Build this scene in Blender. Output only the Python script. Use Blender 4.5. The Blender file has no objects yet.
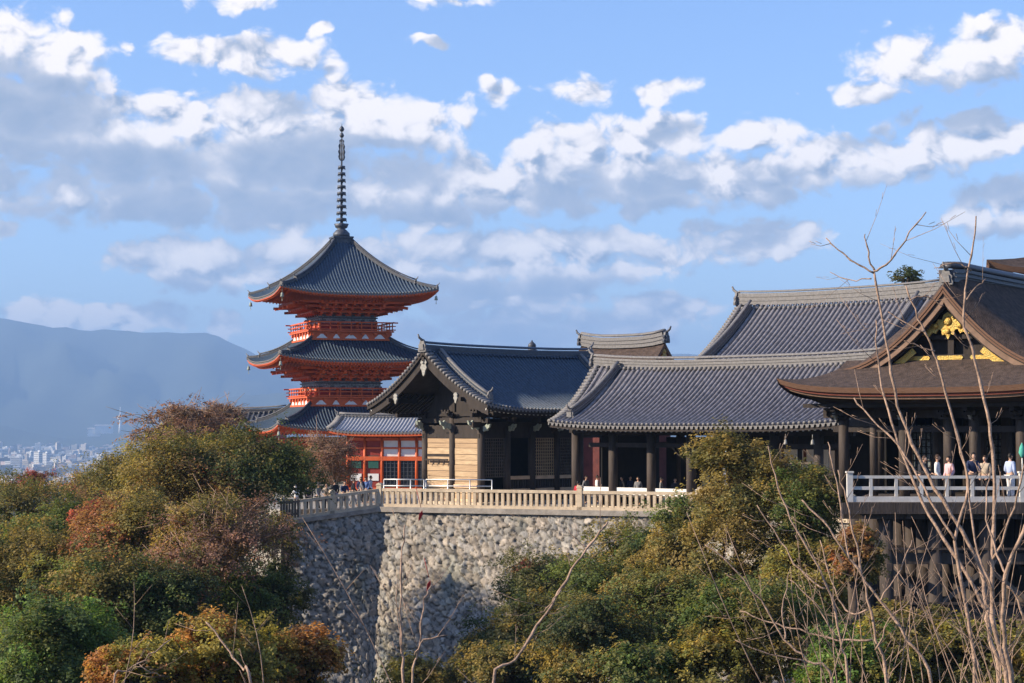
import bpy, math, random
import numpy as np
from mathutils import Vector, Matrix
R = math.radians
sc = bpy.context.scene
C = sc.collection
rng = np.random.default_rng(7)
random.seed(7)

# ------------------------------------------------------------------ camera, world, sun, exposure
F = 1900.0
PITCH = math.atan(86.5 / F)
CAMZ = 4.75
cam = bpy.data.cameras.new('camera')
cam.sensor_width = 36.0
cam.lens = F / 1024 * 36
cam.clip_start = 0.1
cam.clip_end = 60000
cam_ob = bpy.data.objects.new('camera', cam)
C.objects.link(cam_ob)
cam_ob.location = (0, 0, CAMZ)
cam_ob.rotation_euler = (R(90) + PITCH, 0, 0)
sc.camera = cam_ob
cam.dof.use_dof = False

SUN_AZ, SUN_EL = R(180 + 10), R(26)       # direction towards the sun, angle from +X counter-clockwise
SUN = Vector((math.cos(SUN_EL) * math.cos(SUN_AZ), math.cos(SUN_EL) * math.sin(SUN_AZ), math.sin(SUN_EL)))
sun = bpy.data.lights.new('sun', 'SUN')
sun.energy = 4.7
sun.angle = R(0.55)
sun.color = (1.0, 0.85, 0.65)
sun_ob = bpy.data.objects.new('sun', sun)
C.objects.link(sun_ob)
sun_ob.rotation_euler = SUN.to_track_quat('Z', 'Y').to_euler()

sc.view_settings.view_transform = 'Standard'
sc.view_settings.look = 'None'
sc.view_settings.exposure = 1.06
sc.view_settings.gamma = 1
sc.render.engine = 'CYCLES'
sc.cycles.max_bounces = 6
sc.cycles.diffuse_bounces = 3
sc.cycles.glossy_bounces = 2
sc.cycles.transmission_bounces = 2
sc.cycles.volume_bounces = 0
sc.cycles.transparent_max_bounces = 6
sc.cycles.use_denoising = True

def pt(px, py, Y):
    """a point of the place seen at that pixel, Y metres ahead (for laying out only)"""
    u = (px - 512) / F; v = (341.5 - py) / F
    y = math.cos(PITCH) - v * math.sin(PITCH)
    z = v * math.cos(PITCH) + math.sin(PITCH)
    k = Y / y
    return (u * k, Y, CAMZ + z * k)

def build_world():
    w = bpy.data.worlds.new('World'); sc.world = w; w.use_nodes = True
    nt = w.node_tree; nt.nodes.clear()
    N = nt.nodes.new; L = nt.links.new
    # --- a group giving cloud density for a direction (azimuth, elevation) measured in units of 3 degrees
    g = bpy.data.node_groups.new('cloud_density', 'ShaderNodeTree')
    g.interface.new_socket('P', in_out='INPUT', socket_type='NodeSocketVector')
    g.interface.new_socket('D', in_out='OUTPUT', socket_type='NodeSocketFloat')
    gn = g.nodes.new; gl = g.links.new
    gi = gn('NodeGroupInput'); go = gn('NodeGroupOutput')
    def vm(op, a, b=None):
        n = gn('ShaderNodeVectorMath'); n.operation = op
        if isinstance(a, tuple): n.inputs[0].default_value = a
        else: gl(a, n.inputs[0])
        if b is not None:
            if isinstance(b, tuple): n.inputs[1].default_value = b
            else: gl(b, n.inputs[1])
        return n
    def mm(op, a, b=None, c=None):
        n = gn('ShaderNodeMath'); n.operation = op
        for i, s in enumerate((a, b, c)):
            if s is None: continue
            if isinstance(s, (int, float)): n.inputs[i].default_value = s
            else: gl(s, n.inputs[i])
        return n.outputs[0]
    P = gi.outputs[0]
    wn = gn('ShaderNodeTexNoise'); wn.inputs['Scale'].default_value = 1.9; wn.inputs['Detail'].default_value = 3
    gl(P, wn.inputs['Vector'])
    w1 = vm('SUBTRACT', wn.outputs['Color'], (0.5, 0.5, 0.5))
    w2 = vm('MULTIPLY', w1.outputs[0], (0.55, 0.36, 0))
    Pw = vm('ADD', P, w2.outputs[0]).outputs[0]
    blobs = [  # px, py, rx, ry, weight
        (30, 75, 120, 62, 1), (20, 130, 220, 55, 1), (110, 130, 170, 40, 1), (250, 62, 120, 32, .9), (235, 8, 60, 18, .8), (315, 36, 26, 14, .7),
        (330, 125, 190, 52, 1.0), (200, 185, 330, 62, 1.15), (430, 190, 200, 52, 1.0), (425, 46, 22, 9, .55), (445, 5, 60, 12, .6),
        (505, 92, 30, 20, .8), (585, 95, 46, 20, .7), (665, 92, 50, 17, .7), (370, 190, 46, 26, 1),
        (565, 150, 75, 38, 1), (660, 140, 70, 36, 1.0), (620, 180, 160, 46, 1.1), (770, 140, 62, 24, .9), (720, 185, 150, 42, 1.0),
        (930, 72, 105, 42, 1), (985, 60, 70, 40, 1), (860, 100, 60, 20, .8), (840, 165, 150, 40, .9), (970, 145, 120, 32, .9), (990, 215, 70, 42, .95),
        (185, 262, 95, 38, 1.2), (300, 262, 110, 38, 1.2), (450, 258, 120, 40, 1.2), (590, 260, 130, 42, 1.2), (740, 242, 95, 32, 1.1), (800, 232, 46, 18, .7),
        (480, 292, 190, 28, 1.0), (560, 325, 170, 34, 1.3), (650, 312, 80, 24, 1.1), (40, 212, 80, 24, .8), (10, 234, 22, 8, .7), (100, 320, 190, 22, 1.0), (222, 322, 26, 24, 1.0), (380, 335, 120, 22, 1.0),
        (-160, 120, 200, 90, 1), (-250, 240, 180, 40, .9), (1180, 120, 150, 70, 1), (1200, 240, 160, 40, .9),
        (-500, 100, 160, 80, .9), (1500, 150, 160, 60, .9), (300, -150, 200, 60, 1), (800, -170, 220, 70, .9), (-200, -120, 160, 60, .9), (1200, -100, 160, 50, .9)]
    acc = None
    for (px, py, rx, ry, wt) in blobs:
        cx, cy = (px - 512) / 100, (428 - py) / 100
        rx, ry = rx / 100, ry / 100
        s = vm('MULTIPLY', Pw, (1 / rx, 1 / ry, 0))
        d = vm('DISTANCE', s.outputs[0], (cx / rx, cy / ry, 0)).outputs['Value']
        v = mm('MULTIPLY_ADD', d, -2.0 * wt, 2.0 * wt - .12)
        acc = v if acc is None else mm('SMOOTH_MAX', acc, v, 0.18)
    acc = mm('SMOOTH_MIN', acc, 1.0, 0.4)
    # clouds elsewhere round the sky
    on = gn('ShaderNodeTexNoise'); on.inputs['Scale'].default_value = 0.23; on.inputs['Detail'].default_value = 4
    sq = vm('MULTIPLY', P, (1, 2.6, 1)); gl(sq.outputs[0], on.inputs['Vector'])
    ov = mm('MULTIPLY_ADD', on.outputs[0], 5.0, -2.75)
    ax = vm('ABSOLUTE', P); sx = gn('ShaderNodeSeparateXYZ'); gl(ax.outputs[0], sx.inputs[0])
    m1 = mm('SUBTRACT', sx.outputs[0], 8.5); m2 = mm('SUBTRACT', sx.outputs[1], 6.5)
    mk = mm('MAXIMUM', m1, m2)
    mk2 = mm('MINIMUM', mm('MAXIMUM', mk, -1.0), 0.6)
    acc = mm('MAXIMUM', acc, mm('MINIMUM', ov, mk2))
    gl(acc, go.inputs[0])
    # --- billows: a second, cheaper group
    g2 = bpy.data.node_groups.new('cloud_billows', 'ShaderNodeTree')
    g2.interface.new_socket('P', in_out='INPUT', socket_type='NodeSocketVector')
    g2.interface.new_socket('D', in_out='OUTPUT', socket_type='NodeSocketFloat')
    hn = g2.nodes.new; hl = g2.links.new
    hi = hn('NodeGroupInput'); ho = hn('NodeGroupOutput')
    q = hn('ShaderNodeVectorMath'); q.operation = 'MULTIPLY'; hl(hi.outputs[0], q.inputs[0]); q.inputs[1].default_value = (1, 1.3, 1)
    b0 = hn('ShaderNodeTexNoise'); b0.inputs['Scale'].default_value = 1.7; b0.inputs['Detail'].default_value = 2; hl(q.outputs[0], b0.inputs['Vector'])
    q2 = hn('ShaderNodeVectorMath'); q2.operation = 'MULTIPLY_ADD'; hl(b0.outputs['Color'], q2.inputs[0]); q2.inputs[1].default_value = (.5, .5, 0); hl(q.outputs[0], q2.inputs[2])
    vo = hn('ShaderNodeTexVoronoi'); vo.feature = 'SMOOTH_F1'; vo.inputs['Scale'].default_value = 2.9; vo.inputs['Detail'].default_value = 3; vo.inputs['Roughness'].default_value = .45; vo.inputs['Lacunarity'].default_value = 2.3; vo.inputs['Smoothness'].default_value = 0.35
    hl(q2.outputs[0], vo.inputs['Vector'])
    b1 = hn('ShaderNodeTexNoise'); b1.inputs['Scale'].default_value = 3.0; b1.inputs['Detail'].default_value = 7; b1.inputs['Roughness'].default_value = 0.55; hl(q.outputs[0], b1.inputs['Vector'])
    def hm(op, a, b, c):
        n = hn('ShaderNodeMath'); n.operation = op
        for i_, s_ in enumerate((a, b, c)):
            if isinstance(s_, (int, float)): n.inputs[i_].default_value = s_
            else: hl(s_, n.inputs[i_])
        return n.outputs[0]
    vz = hm('MULTIPLY_ADD', vo.outputs['Distance'], -1.15, .48)
    hl(hm('MULTIPLY_ADD', b1.outputs[0], .80, hm('ADD', vz, -.02, 0)), ho.inputs[0])

    tc = N('ShaderNodeTexCoord')
    sp = N('ShaderNodeSeparateXYZ'); L(tc.outputs['Generated'], sp.inputs[0])
    def m(op, a, b=None, c=None, cl=False):
        n = N('ShaderNodeMath'); n.operation = op; n.use_clamp = cl
        for i, s in enumerate((a, b, c)):
            if s is None: continue
            if isinstance(s, (int, float)): n.inputs[i].default_value = s
            else: L(s, n.inputs[i])
        return n.outputs[0]
    az = m('MULTIPLY', m('ARCTAN2', sp.outputs[0], sp.outputs[1]), 19.0)
    el = m('MULTIPLY', m('ARCSINE', sp.outputs[2]), 19.0)
    cv = N('ShaderNodeCombineXYZ'); L(az, cv.inputs[0]); L(el, cv.inputs[1])
    def dens(grp, off):
        a = N('ShaderNodeVectorMath'); a.operation = 'ADD'; L(cv.outputs[0], a.inputs[0]); a.inputs[1].default_value = off
        n = N('ShaderNodeGroup'); n.node_tree = grp; L(a.outputs[0], n.inputs[0]); return n.outputs[0]
    A0 = dens(g, (0, 0, 0)); A2 = dens(g, (-.06, .42, 0)); B0 = dens(g2, (0, 0, 0)); B1 = dens(g2, (-.09, .11, 0))
    D0 = m('ADD', A0, B0)
    alpha = N('ShaderNodeMapRange'); alpha.interpolation_type = 'SMOOTHSTEP'
    L(D0, alpha.inputs[0]); alpha.inputs[1].default_value = 0.0; alpha.inputs[2].default_value = 0.62
    fade = N('ShaderNodeMapRange'); L(A2, fade.inputs[0]); fade.inputs[1].default_value = .2; fade.inputs[2].default_value = .85; fade.inputs[3].default_value = 1.0; fade.inputs[4].default_value = .16
    rel = m('MULTIPLY', m('MULTIPLY', m('SUBTRACT', B0, B1), 1.35), fade.outputs[0])
    glow = None   # nearer, sunlit heads standing in front of the big grey mass
    for (px, py, rx, ry, k_) in ((215, 112, 115, 34, .75), (370, 112, 110, 34, .75), (60, 60, 70, 30, .5), (600, 135, 90, 26, .6), (760, 140, 60, 22, .5), (930, 80, 90, 30, .5), (372, 190, 38, 24, .75), (565, 160, 50, 34, .5), (700, 172, 120, 20, .4), (60, 205, 70, 18, .45), (960, 165, 80, 18, .4), (190, 254, 95, 26, 1.0), (300, 250, 90, 28, 1.0), (420, 246, 80, 28, 1.0), (530, 248, 75, 24, .95), (630, 246, 80, 24, .95), (710, 240, 60, 18, .8), (800, 230, 50, 18, .6), (580, 308, 130, 16, .9), (110, 318, 150, 12, .7), (222, 316, 22, 16, .8), (240, 40, 100, 26, .5)):
        q = N('ShaderNodeVectorMath'); q.operation = 'MULTIPLY'; L(cv.outputs[0], q.inputs[0]); q.inputs[1].default_value = (100 / rx, 100 / ry, 0)
        dd = N('ShaderNodeVectorMath'); dd.operation = 'DISTANCE'; L(q.outputs[0], dd.inputs[0]); dd.inputs[1].default_value = ((px - 512) / rx, (428 - py) / ry, 0)
        v = m('MULTIPLY_ADD', dd.outputs['Value'], -k_, k_)
        glow = v if glow is None else m('MAXIMUM', glow, v)
    gl0 = m('MAXIMUM', m('MULTIPLY_ADD', B0, .9, glow), 0.0)
    gl1 = m('MULTIPLY', gl0, m('MINIMUM', m('MAXIMUM', m('MULTIPLY', glow, 8.0), 0.0), 1.0))
    up = m('MULTIPLY_ADD', m('MAXIMUM', m('MULTIPLY_ADD', B0, .28, A2), -0.25), -0.72, 0.66)
    lit = N('ShaderNodeMapRange'); lit.interpolation_type = 'SMOOTHSTEP'
    L(m('ADD', m('ADD', rel, up), m('MULTIPLY', gl1, .95)), lit.inputs[0]); lit.inputs[1].default_value = -0.35; lit.inputs[2].default_value = 0.98
    cm = N('ShaderNodeMix'); cm.data_type = 'RGBA'
    L(lit.outputs[0], cm.inputs['Factor'])
    cm.inputs['A'].default_value = (1.28, 1.62, 2.2, 1)
    cm.inputs['B'].default_value = (6.1, 5.5, 4.95, 1)
    sky = N('ShaderNodeTexSky'); sky.sky_type = 'NISHITA'; sky.sun_disc = False
    sky.sun_elevation = SUN_EL
    sky.sun_rotation = math.pi / 2 - SUN_AZ
    sky.air_density = 1.0; sky.dust_density = 0.3; sky.ozone_density = 3.0
    tint = N('ShaderNodeMix'); tint.data_type = 'RGBA'; tint.blend_type = 'MULTIPLY'; tint.inputs['Factor'].default_value = 1; L(sky.outputs[0], tint.inputs['A']); tint.inputs['B'].default_value = (.72, .77, .96, 1)
    a2 = m('MULTIPLY', alpha.outputs[0], 0.93)
    up01 = N('ShaderNodeMapRange'); L(el, up01.inputs[0]); up01.inputs[1].default_value = 0.0; up01.inputs[2].default_value = 0.6
    a3 = m('MULTIPLY', a2, up01.outputs[0])
    mx = N('ShaderNodeMix'); mx.data_type = 'RGBA'
    L(a3, mx.inputs['Factor']); L(tint.outputs['Result'], mx.inputs['A']); L(cm.outputs['Result'], mx.inputs['B'])
    bg = N('ShaderNodeBackground'); bg.inputs['Strength'].default_value = 0.12
    L(mx.outputs['Result'], bg.inputs['Color'])
    out = N('ShaderNodeOutputWorld'); L(bg.outputs[0], out.inputs['Surface'])
build_world()
sc.world.cycles.sampling_method = 'MANUAL'
sc.world.cycles.sample_map_resolution = 128

# ------------------------------------------------------------------ materials
M = {}
def mat(name, col, rough=0.8, var=0.25, scale=3.0, bump=0.2, bscale=None, metal=0.0, stretch=(1, 1, 1), col2=None, spec=0.3, attr=None, detail=6, tint=None):
    m = bpy.data.materials.new(name); m.use_nodes = True
    nt = m.node_tree; b = nt.nodes['Principled BSDF']; L = nt.links.new; N = nt.nodes.new
    b.inputs['Roughness'].default_value = rough; b.inputs['Metallic'].default_value = metal
    b.inputs['Specular IOR Level'].default_value = spec
    tc = N('ShaderNodeTexCoord'); mp = N('ShaderNodeMapping'); L(tc.outputs['Object'], mp.inputs[0]); mp.inputs['Scale'].default_value = stretch
    n = N('ShaderNodeTexNoise'); n.inputs['Scale'].default_value = scale; n.inputs['Detail'].default_value = detail; n.inputs['Roughness'].default_value = .65
    L(mp.outputs[0], n.inputs['Vector'])
    r = N('ShaderNodeMapRange'); L(n.outputs[0], r.inputs[0]); r.inputs[1].default_value = .32; r.inputs[2].default_value = .68
    mx = N('ShaderNodeMix'); mx.data_type = 'RGBA'; L(r.outputs[0], mx.inputs['Factor'])
    c2 = col2 or tuple(min(1, c * (1 + var)) for c in col)
    c1 = col if col2 else tuple(c * (1 - var) for c in col)
    mx.inputs['A'].default_value = (*c1, 1); mx.inputs['B'].default_value = (*c2, 1)
    res = mx.outputs['Result']
    if attr:
        at = N('ShaderNodeAttribute'); at.attribute_name = attr
        mm = N('ShaderNodeMix'); mm.data_type = 'RGBA'; mm.blend_type = 'MULTIPLY'; mm.inputs['Factor'].default_value = 1
        L(res, mm.inputs['A']); L(at.outputs['Color'], mm.inputs['B']); res = mm.outputs['Result']
    L(res, b.inputs['Base Color'])
    if bump:
        n2 = N('ShaderNodeTexNoise'); n2.inputs['Scale'].default_value = bscale or scale * 4; n2.inputs['Detail'].default_value = 4
        L(mp.outputs[0], n2.inputs['Vector'])
        bp = N('ShaderNodeBump'); bp.inputs['Strength'].default_value = bump; bp.inputs['Distance'].default_value = .05
        L(n2.outputs[0], bp.inputs['Height']); L(bp.outputs[0], b.inputs['Normal'])
    M[name] = m
    return m
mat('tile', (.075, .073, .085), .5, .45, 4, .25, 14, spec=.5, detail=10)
mat('tile_roll_lit', (.20, .19, .20), .5, .45, 4, .3, 14, spec=.4, detail=12)  # paler than the pans: sun on rolls and shade between are painted in
mat('tile_blue_roll_lit', (.045, .072, .105), .42, .35, 5, .2, 14, spec=.5)  # same painted light and shade for the blue roofs
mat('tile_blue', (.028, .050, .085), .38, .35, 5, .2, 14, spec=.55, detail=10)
mat('tile_edge', (.165, .158, .155), .6, .3, 8, .2)
mat('tile_dark', (.06, .065, .08), .5, .3, 6, .2, spec=.4)
mat('dark_wood', (.028, .021, .018), .75, .4, 2, .3, stretch=(1, 1, .3))
mat('post_wood', (.055, .042, .035), .75, .4, 2, .3, stretch=(2, 2, .3))
mat('weathered_wood', (.12, .095, .075), .8, .35, 2, .3, stretch=(2, 2, .5))
mat('board_dark', (.30, .20, .12), .75, .35, 1.6, .4, stretch=(.5, .5, 7), col2=(.46, .32, .19))
mat('board', (.33, .225, .135), .75, .35, 2.2, .5, stretch=(.6, .6, 6), col2=(.56, .41, .25))
mat('lintel', (.62, .42, .26), .7, .2, 2, .2)
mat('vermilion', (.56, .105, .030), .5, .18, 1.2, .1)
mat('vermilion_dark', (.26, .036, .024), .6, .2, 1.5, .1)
mat('plaster', (.70, .70, .68), .8, .06, 2, .05)
mat('painted', (.20, .22, .22), .7, .8, 9, .1)
mat('green_window', (.02, .09, .07), .6, .2, 4, .05)
mat('bark', (.066, .046, .037), .95, .5, 3.5, 1.0, 16, detail=10)
mat('bark_edge', (.15, .082, .052), .85, .25, 3, .3, stretch=(1, 1, 12))
mat('bark_red', (.20, .06, .04), .8, .25, 3, .3, stretch=(1, 1, 12))
mat('barge_wood', (.20, .125, .085), .7, .25, 2, .2)
mat('gold', (.60, .35, .07), .42, .2, 5, .9, 16, metal=.45, col2=(.36, .30, .10))
mat('tile_pale', (.33, .335, .355), .5, .25, 5, .2, 14)
mat('verdigris', (.28, .31, .26), .7, .35, 8, .2)
mat('carved_light', (.30, .29, .26), .75, .3, 8, .3)
mat('bronze', (.085, .095, .115), .55, .3, 6, .1, metal=.4)
mat('white_wood', (.72, .70, .66), .6, .1, 3, .1)
mat('rail_white', (.56, .53, .49), .65, .12, 3, .1)
mat('fence_stone', (.52, .42, .30), .85, .22, 2.5, .3, 30)
mat('coping', (.30, .27, .235), .9, .3, 2, .4, 20)
mat('gravel', (.30, .28, .25), .95, .2, 2, .3)
mat('metal_rail', (.62, .62, .60), .4, .05, 3, 0, metal=.5)
mat('soil', (.035, .032, .018), .95, .5, .25, .6, 2)
mat('glass_dark', (.03, .035, .045), .15, .3, 2, 0, spec=.6)
mat('bark_trunk', (.075, .055, .042), .9, .4, 4, .5, stretch=(1, 1, .3))
mat('twig_wood', (.31, .21, .15), .8, .5, 14, .3, 40)
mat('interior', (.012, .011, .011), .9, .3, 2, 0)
mat('skin', (.52, .32, .22), .6, .05, 4, 0)
mat('hair', (.012, .010, .009), .6, .2, 6, 0)
mat('wall_stone', (.315, .285, .245), .9, .3, 4, .35, 12, attr='Col')
mat('red_dull', (.10, .025, .022), .8, .3, 2, .1)
mat('red_leaf', (.35, .02, .02), .6, .2, 6, 0)

def tag(o, label=None, cat=None, group=None, kind=None):
    if label: o['label'] = label
    if cat: o['category'] = cat
    if group: o['group'] = group
    if kind: o['kind'] = kind
    return o
def thing(name, label, cat, loc=(0, 0, 0), rz=0, group=None):
    o = bpy.data.objects.new(name, None); C.objects.link(o)
    o.location = loc; o.rotation_euler = (0, 0, rz); o.empty_display_size = .5
    return tag(o, label, cat, group)

class MB:
    def __init__(s): s.v = []; s.f = []; s.mi = []; s.n = 0; s.sm = []; s.col = []
    def add(s, verts, faces, mi=0, smooth=False, col=None):
        verts = np.asarray(verts, float)
        s.v.append(verts)
        for f in faces: s.f.append(tuple(int(i) + s.n for i in f))
        s.mi += [mi] * len(faces); s.sm += [smooth] * len(faces)
        s.n += len(verts)
        s.col.append(np.tile(col if col is not None else (1, 1, 1), (len(verts), 1)) if np.ndim(col) < 2 else col)
    def build(s, name, mats, parent=None):
        me = bpy.data.meshes.new(name)
        V = np.vstack(s.v)
        me.from_pydata(V.tolist(), [], s.f)
        if not isinstance(mats, (list, tuple)): mats = [mats]
        for m_ in mats: me.materials.append(M[m_] if isinstance(m_, str) else m_)
        me.polygons.foreach_set('material_index', s.mi)
        me.polygons.foreach_set('use_smooth', s.sm)
        if any(np.ndim(c) == 2 and not np.allclose(c, 1) for c in s.col):
            a = me.color_attributes.new('Col', 'FLOAT_COLOR', 'POINT')
            cc = np.hstack([np.vstack(s.col), np.ones((len(V), 1))])
            a.data.foreach_set('color', cc.ravel())
        me.update()
        o = bpy.data.objects.new(name, me); C.objects.link(o)
        if parent: o.parent = parent
        return o
    # shapes
    def box(s, cx, cy, cz, sx, sy, sz, rz=0, mi=0):
        c, n = math.cos(rz), math.sin(rz); v = []
        for dz in (-.5, .5):
            for dx, dy in ((-.5, -.5), (.5, -.5), (.5, .5), (-.5, .5)):
                x, y = dx * sx, dy * sy
                v.append((cx + x * c - y * n, cy + x * n + y * c, cz + dz * sz))
        s.add(v, [(3, 2, 1, 0), (4, 5, 6, 7), (0, 1, 5, 4), (1, 2, 6, 5), (2, 3, 7, 6), (3, 0, 4, 7)], mi)
    def beam(s, p0, p1, w, h, mi=0):
        p0 = Vector(p0); p1 = Vector(p1); d = (p1 - p0).normalized()
        side = d.cross(Vector((0, 0, 1)))
        side = side.normalized() if side.length > 1e-4 else Vector((1, 0, 0))
        up = side.cross(d).normalized()
        v = []
        for p in (p0, p1):
            for a, b in ((-.5, -.5), (.5, -.5), (.5, .5), (-.5, .5)):
                v.append(tuple(p + side * a * w + up * b * h))
        s.add(v, [(0, 1, 2, 3), (7, 6, 5, 4), (0, 4, 5, 1), (1, 5, 6, 2), (2, 6, 7, 3), (3, 7, 4, 0)], mi)
    def tube(s, pts, rad, n=6, mi=0, smooth=True):
        pts = [Vector(p) for p in pts]
        if not isinstance(rad, (list, tuple)): rad = [rad] * len(pts)
        V = []; prev = None
        for i, p in enumerate(pts):
            a = pts[max(0, i - 1)]; b = pts[min(len(pts) - 1, i + 1)]
            d = (b - a).normalized()
            ref = prev if prev is not None else (Vector((0, 0, 1)) if abs(d.z) < .9 else Vector((1, 0, 0)))
            u = d.cross(ref);
            if u.length < 1e-5: u = d.cross(Vector((0, 1, 0)))
            u.normalize(); w = u.cross(d).normalized(); prev = w
            for k in range(n):
                t = 2 * math.pi * k / n
                V.append(tuple(p + (u * math.cos(t) + w * math.sin(t)) * rad[i]))
        Fc = []
        for i in range(len(pts) - 1):
            for k in range(n):
                k2 = (k + 1) % n
                Fc.append((i * n + k, i * n + k2, (i + 1) * n + k2, (i + 1) * n + k))
        Fc.append(tuple(range(n - 1, -1, -1))); Fc.append(tuple((len(pts) - 1) * n + k for k in range(n)))
        s.add(V, Fc, mi, smooth)
    def cyl(s, x, y, z0, z1, r, n=12, mi=0, r1=None):
        s.tube([(x, y, z0), (x, y, z1)], [r, r if r1 is None else r1], n, mi)
    def lathe(s, prof, cx=0, cy=0, n=12, mi=0, smooth=True):
        V = []; Fc = []
        for (r, z) in prof:
            for k in range(n):
                t = 2 * math.pi * k / n
                V.append((cx + r * math.cos(t), cy + r * math.sin(t), z))
        for i in range(len(prof) - 1):
            for k in range(n):
                k2 = (k + 1) % n
                Fc.append((i * n + k, i * n + k2, (i + 1) * n + k2, (i + 1) * n + k))
        Fc.append(tuple(range(n - 1, -1, -1))); Fc.append(tuple((len(prof) - 1) * n + k for k in range(n)))
        s.add(V, Fc, mi, smooth)
    def grid(s, A, mi=0, smooth=True, flip=False, close=False, col=None):
        A = np.asarray(A, float); a, b, _ = A.shape
        Fc = []
        for i in range(a - 1):
            for j in range(b - 1 if not close else b):
                j2 = (j + 1) % b
                q = (i * b + j, (i + 1) * b + j, (i + 1) * b + j2, i * b + j2)
                Fc.append(q[::-1] if flip else q)
        s.add(A.reshape(-1, 3), Fc, mi, smooth, col)
    def prism(s, poly, origin, ex, ey, th, mi=0):
        """extrude a 2-D outline lying in the plane ex/ey, thickness th along ex x ey, centred"""
        o = Vector(origin); ex = Vector(ex).normalized(); ey = Vector(ey).normalized(); n = ex.cross(ey).normalized()
        k = len(poly); V = []
        for sgn in (-.5, .5):
            for (a, b) in poly: V.append(tuple(o + ex * a + ey * b + n * sgn * th))
        Fc = [tuple(range(k - 1, -1, -1)), tuple(range(k, 2 * k))]
        for i in range(k):
            j = (i + 1) % k
            Fc.append((i, j, k + j, k + i))
        s.add(V, Fc, mi)
    def sweep(s, path, prof, mi=0, smooth=False, side=None):
        """sweep a closed profile [(side, up)] along a path; up stays near +Z"""
        P = [Vector(p) for p in path]; V = []; n = len(prof)
        for i, p in enumerate(P):
            d = (P[min(len(P) - 1, i + 1)] - P[max(0, i - 1)]).normalized()
            sd = Vector(side).normalized() if side is not None else d.cross(Vector((0, 0, 1))).normalized()
            up = sd.cross(d).normalized()
            if up.z < 0: up = -up
            for (a, b) in prof: V.append(tuple(p + sd * a + up * b))
        Fc = []
        for i in range(len(P) - 1):
            for k in range(n):
                k2 = (k + 1) % n
                Fc.append((i * n + k, i * n + k2, (i + 1) * n + k2, (i + 1) * n + k))
        Fc.append(tuple(range(n - 1, -1, -1))); Fc.append(tuple((len(P) - 1) * n + k for k in range(n)))
        s.add(V, Fc, mi, smooth)
def rect(w, h, y0=0): return [(-w / 2, y0), (w / 2, y0), (w / 2, y0 + h), (-w / 2, y0 + h)]
# ------------------------------------------------------------------ terrain
def sstep(a, b, x):
    t = np.clip((x - a) / (b - a), 0, 1); return t * t * (3 - 2 * t)
def bumpy(x, y, s):
    return (np.sin(x * s + 1.3) * np.cos(y * s * 1.17 + .4) + .5 * np.sin(x * s * 2.3 + y * s * 1.9 + 2) + .3 * np.cos(x * s * 4.1 - y * s * 3.7)) / 1.8
WALL_A = np.array([-7.8, 112.3]); WALL_B = np.array([10.4, 105.0]); WALL_L = np.array([-13.25, 110.6]); WALL_C = np.array([17.0, 95.5])
def ground_z(x, y):
    x = np.asarray(x, float); y = np.asarray(y, float)
    z = 2.2 - 16.5 * sstep(9, 52, y)                        # the near slope falls into the ravine
    z = z + 3.0 * sstep(84, 112, y)
    z = z + 8.5 * sstep(-10, -34, x) * sstep(62, 112, y)     # the wooded spur on the left
    z = z + 6.5 * sstep(12, 26, x) * sstep(62, 90, y)        # bank below the stage
    z = z + .7 * bumpy(x, y, .22)
    z = z - 12 * sstep(170, 260, y)
    z = z - 72 * sstep(240, 900, y)
    return z
def build_terrain():
    xs = np.unique(np.concatenate([np.linspace(-16000, -400, 14), np.linspace(-400, -70, 12), np.arange(-70, 72, 2.0), np.linspace(72, 400, 12), np.linspace(400, 16000, 14)]))
    ys = np.unique(np.concatenate([np.linspace(-6000, -60, 8), np.arange(-60, 150, 2.5), np.linspace(150, 300, 20), np.linspace(300, 1000, 16), np.linspace(1000, 19000, 16)]))
    X, Y = np.meshgrid(xs, ys, indexing='ij')
    Z = ground_z(X, Y)
    b = MB(); b.grid(np.dstack([X, Y, Z]))
    m = mat('ground_mix', (.045, .05, .03), .95, .5, .02, .4, 1.0)
    o = b.build('ground', 'ground_mix'); tag(o, kind='structure')
build_terrain()
# the paved precinct above the stone wall
b = MB()
edge = [(-33, 240), (-25, 160), (-22, 124), tuple(WALL_L + np.array([-.2, .5])), tuple(WALL_A + np.array([0, .5])), tuple(WALL_B + np.array([.2, .5])), tuple(WALL_C + np.array([.5, .3])), (22, 96), (60, 92), (90, 120), (90, 240)]
poly = [(p[0], p[1]) for p in edge]
b.prism(poly, (0, 0, -2.0), (1, 0, 0), (0, 1, 0), 4.0)
o = b.build('precinct_terrace', 'gravel'); tag(o, kind='structure')

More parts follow.
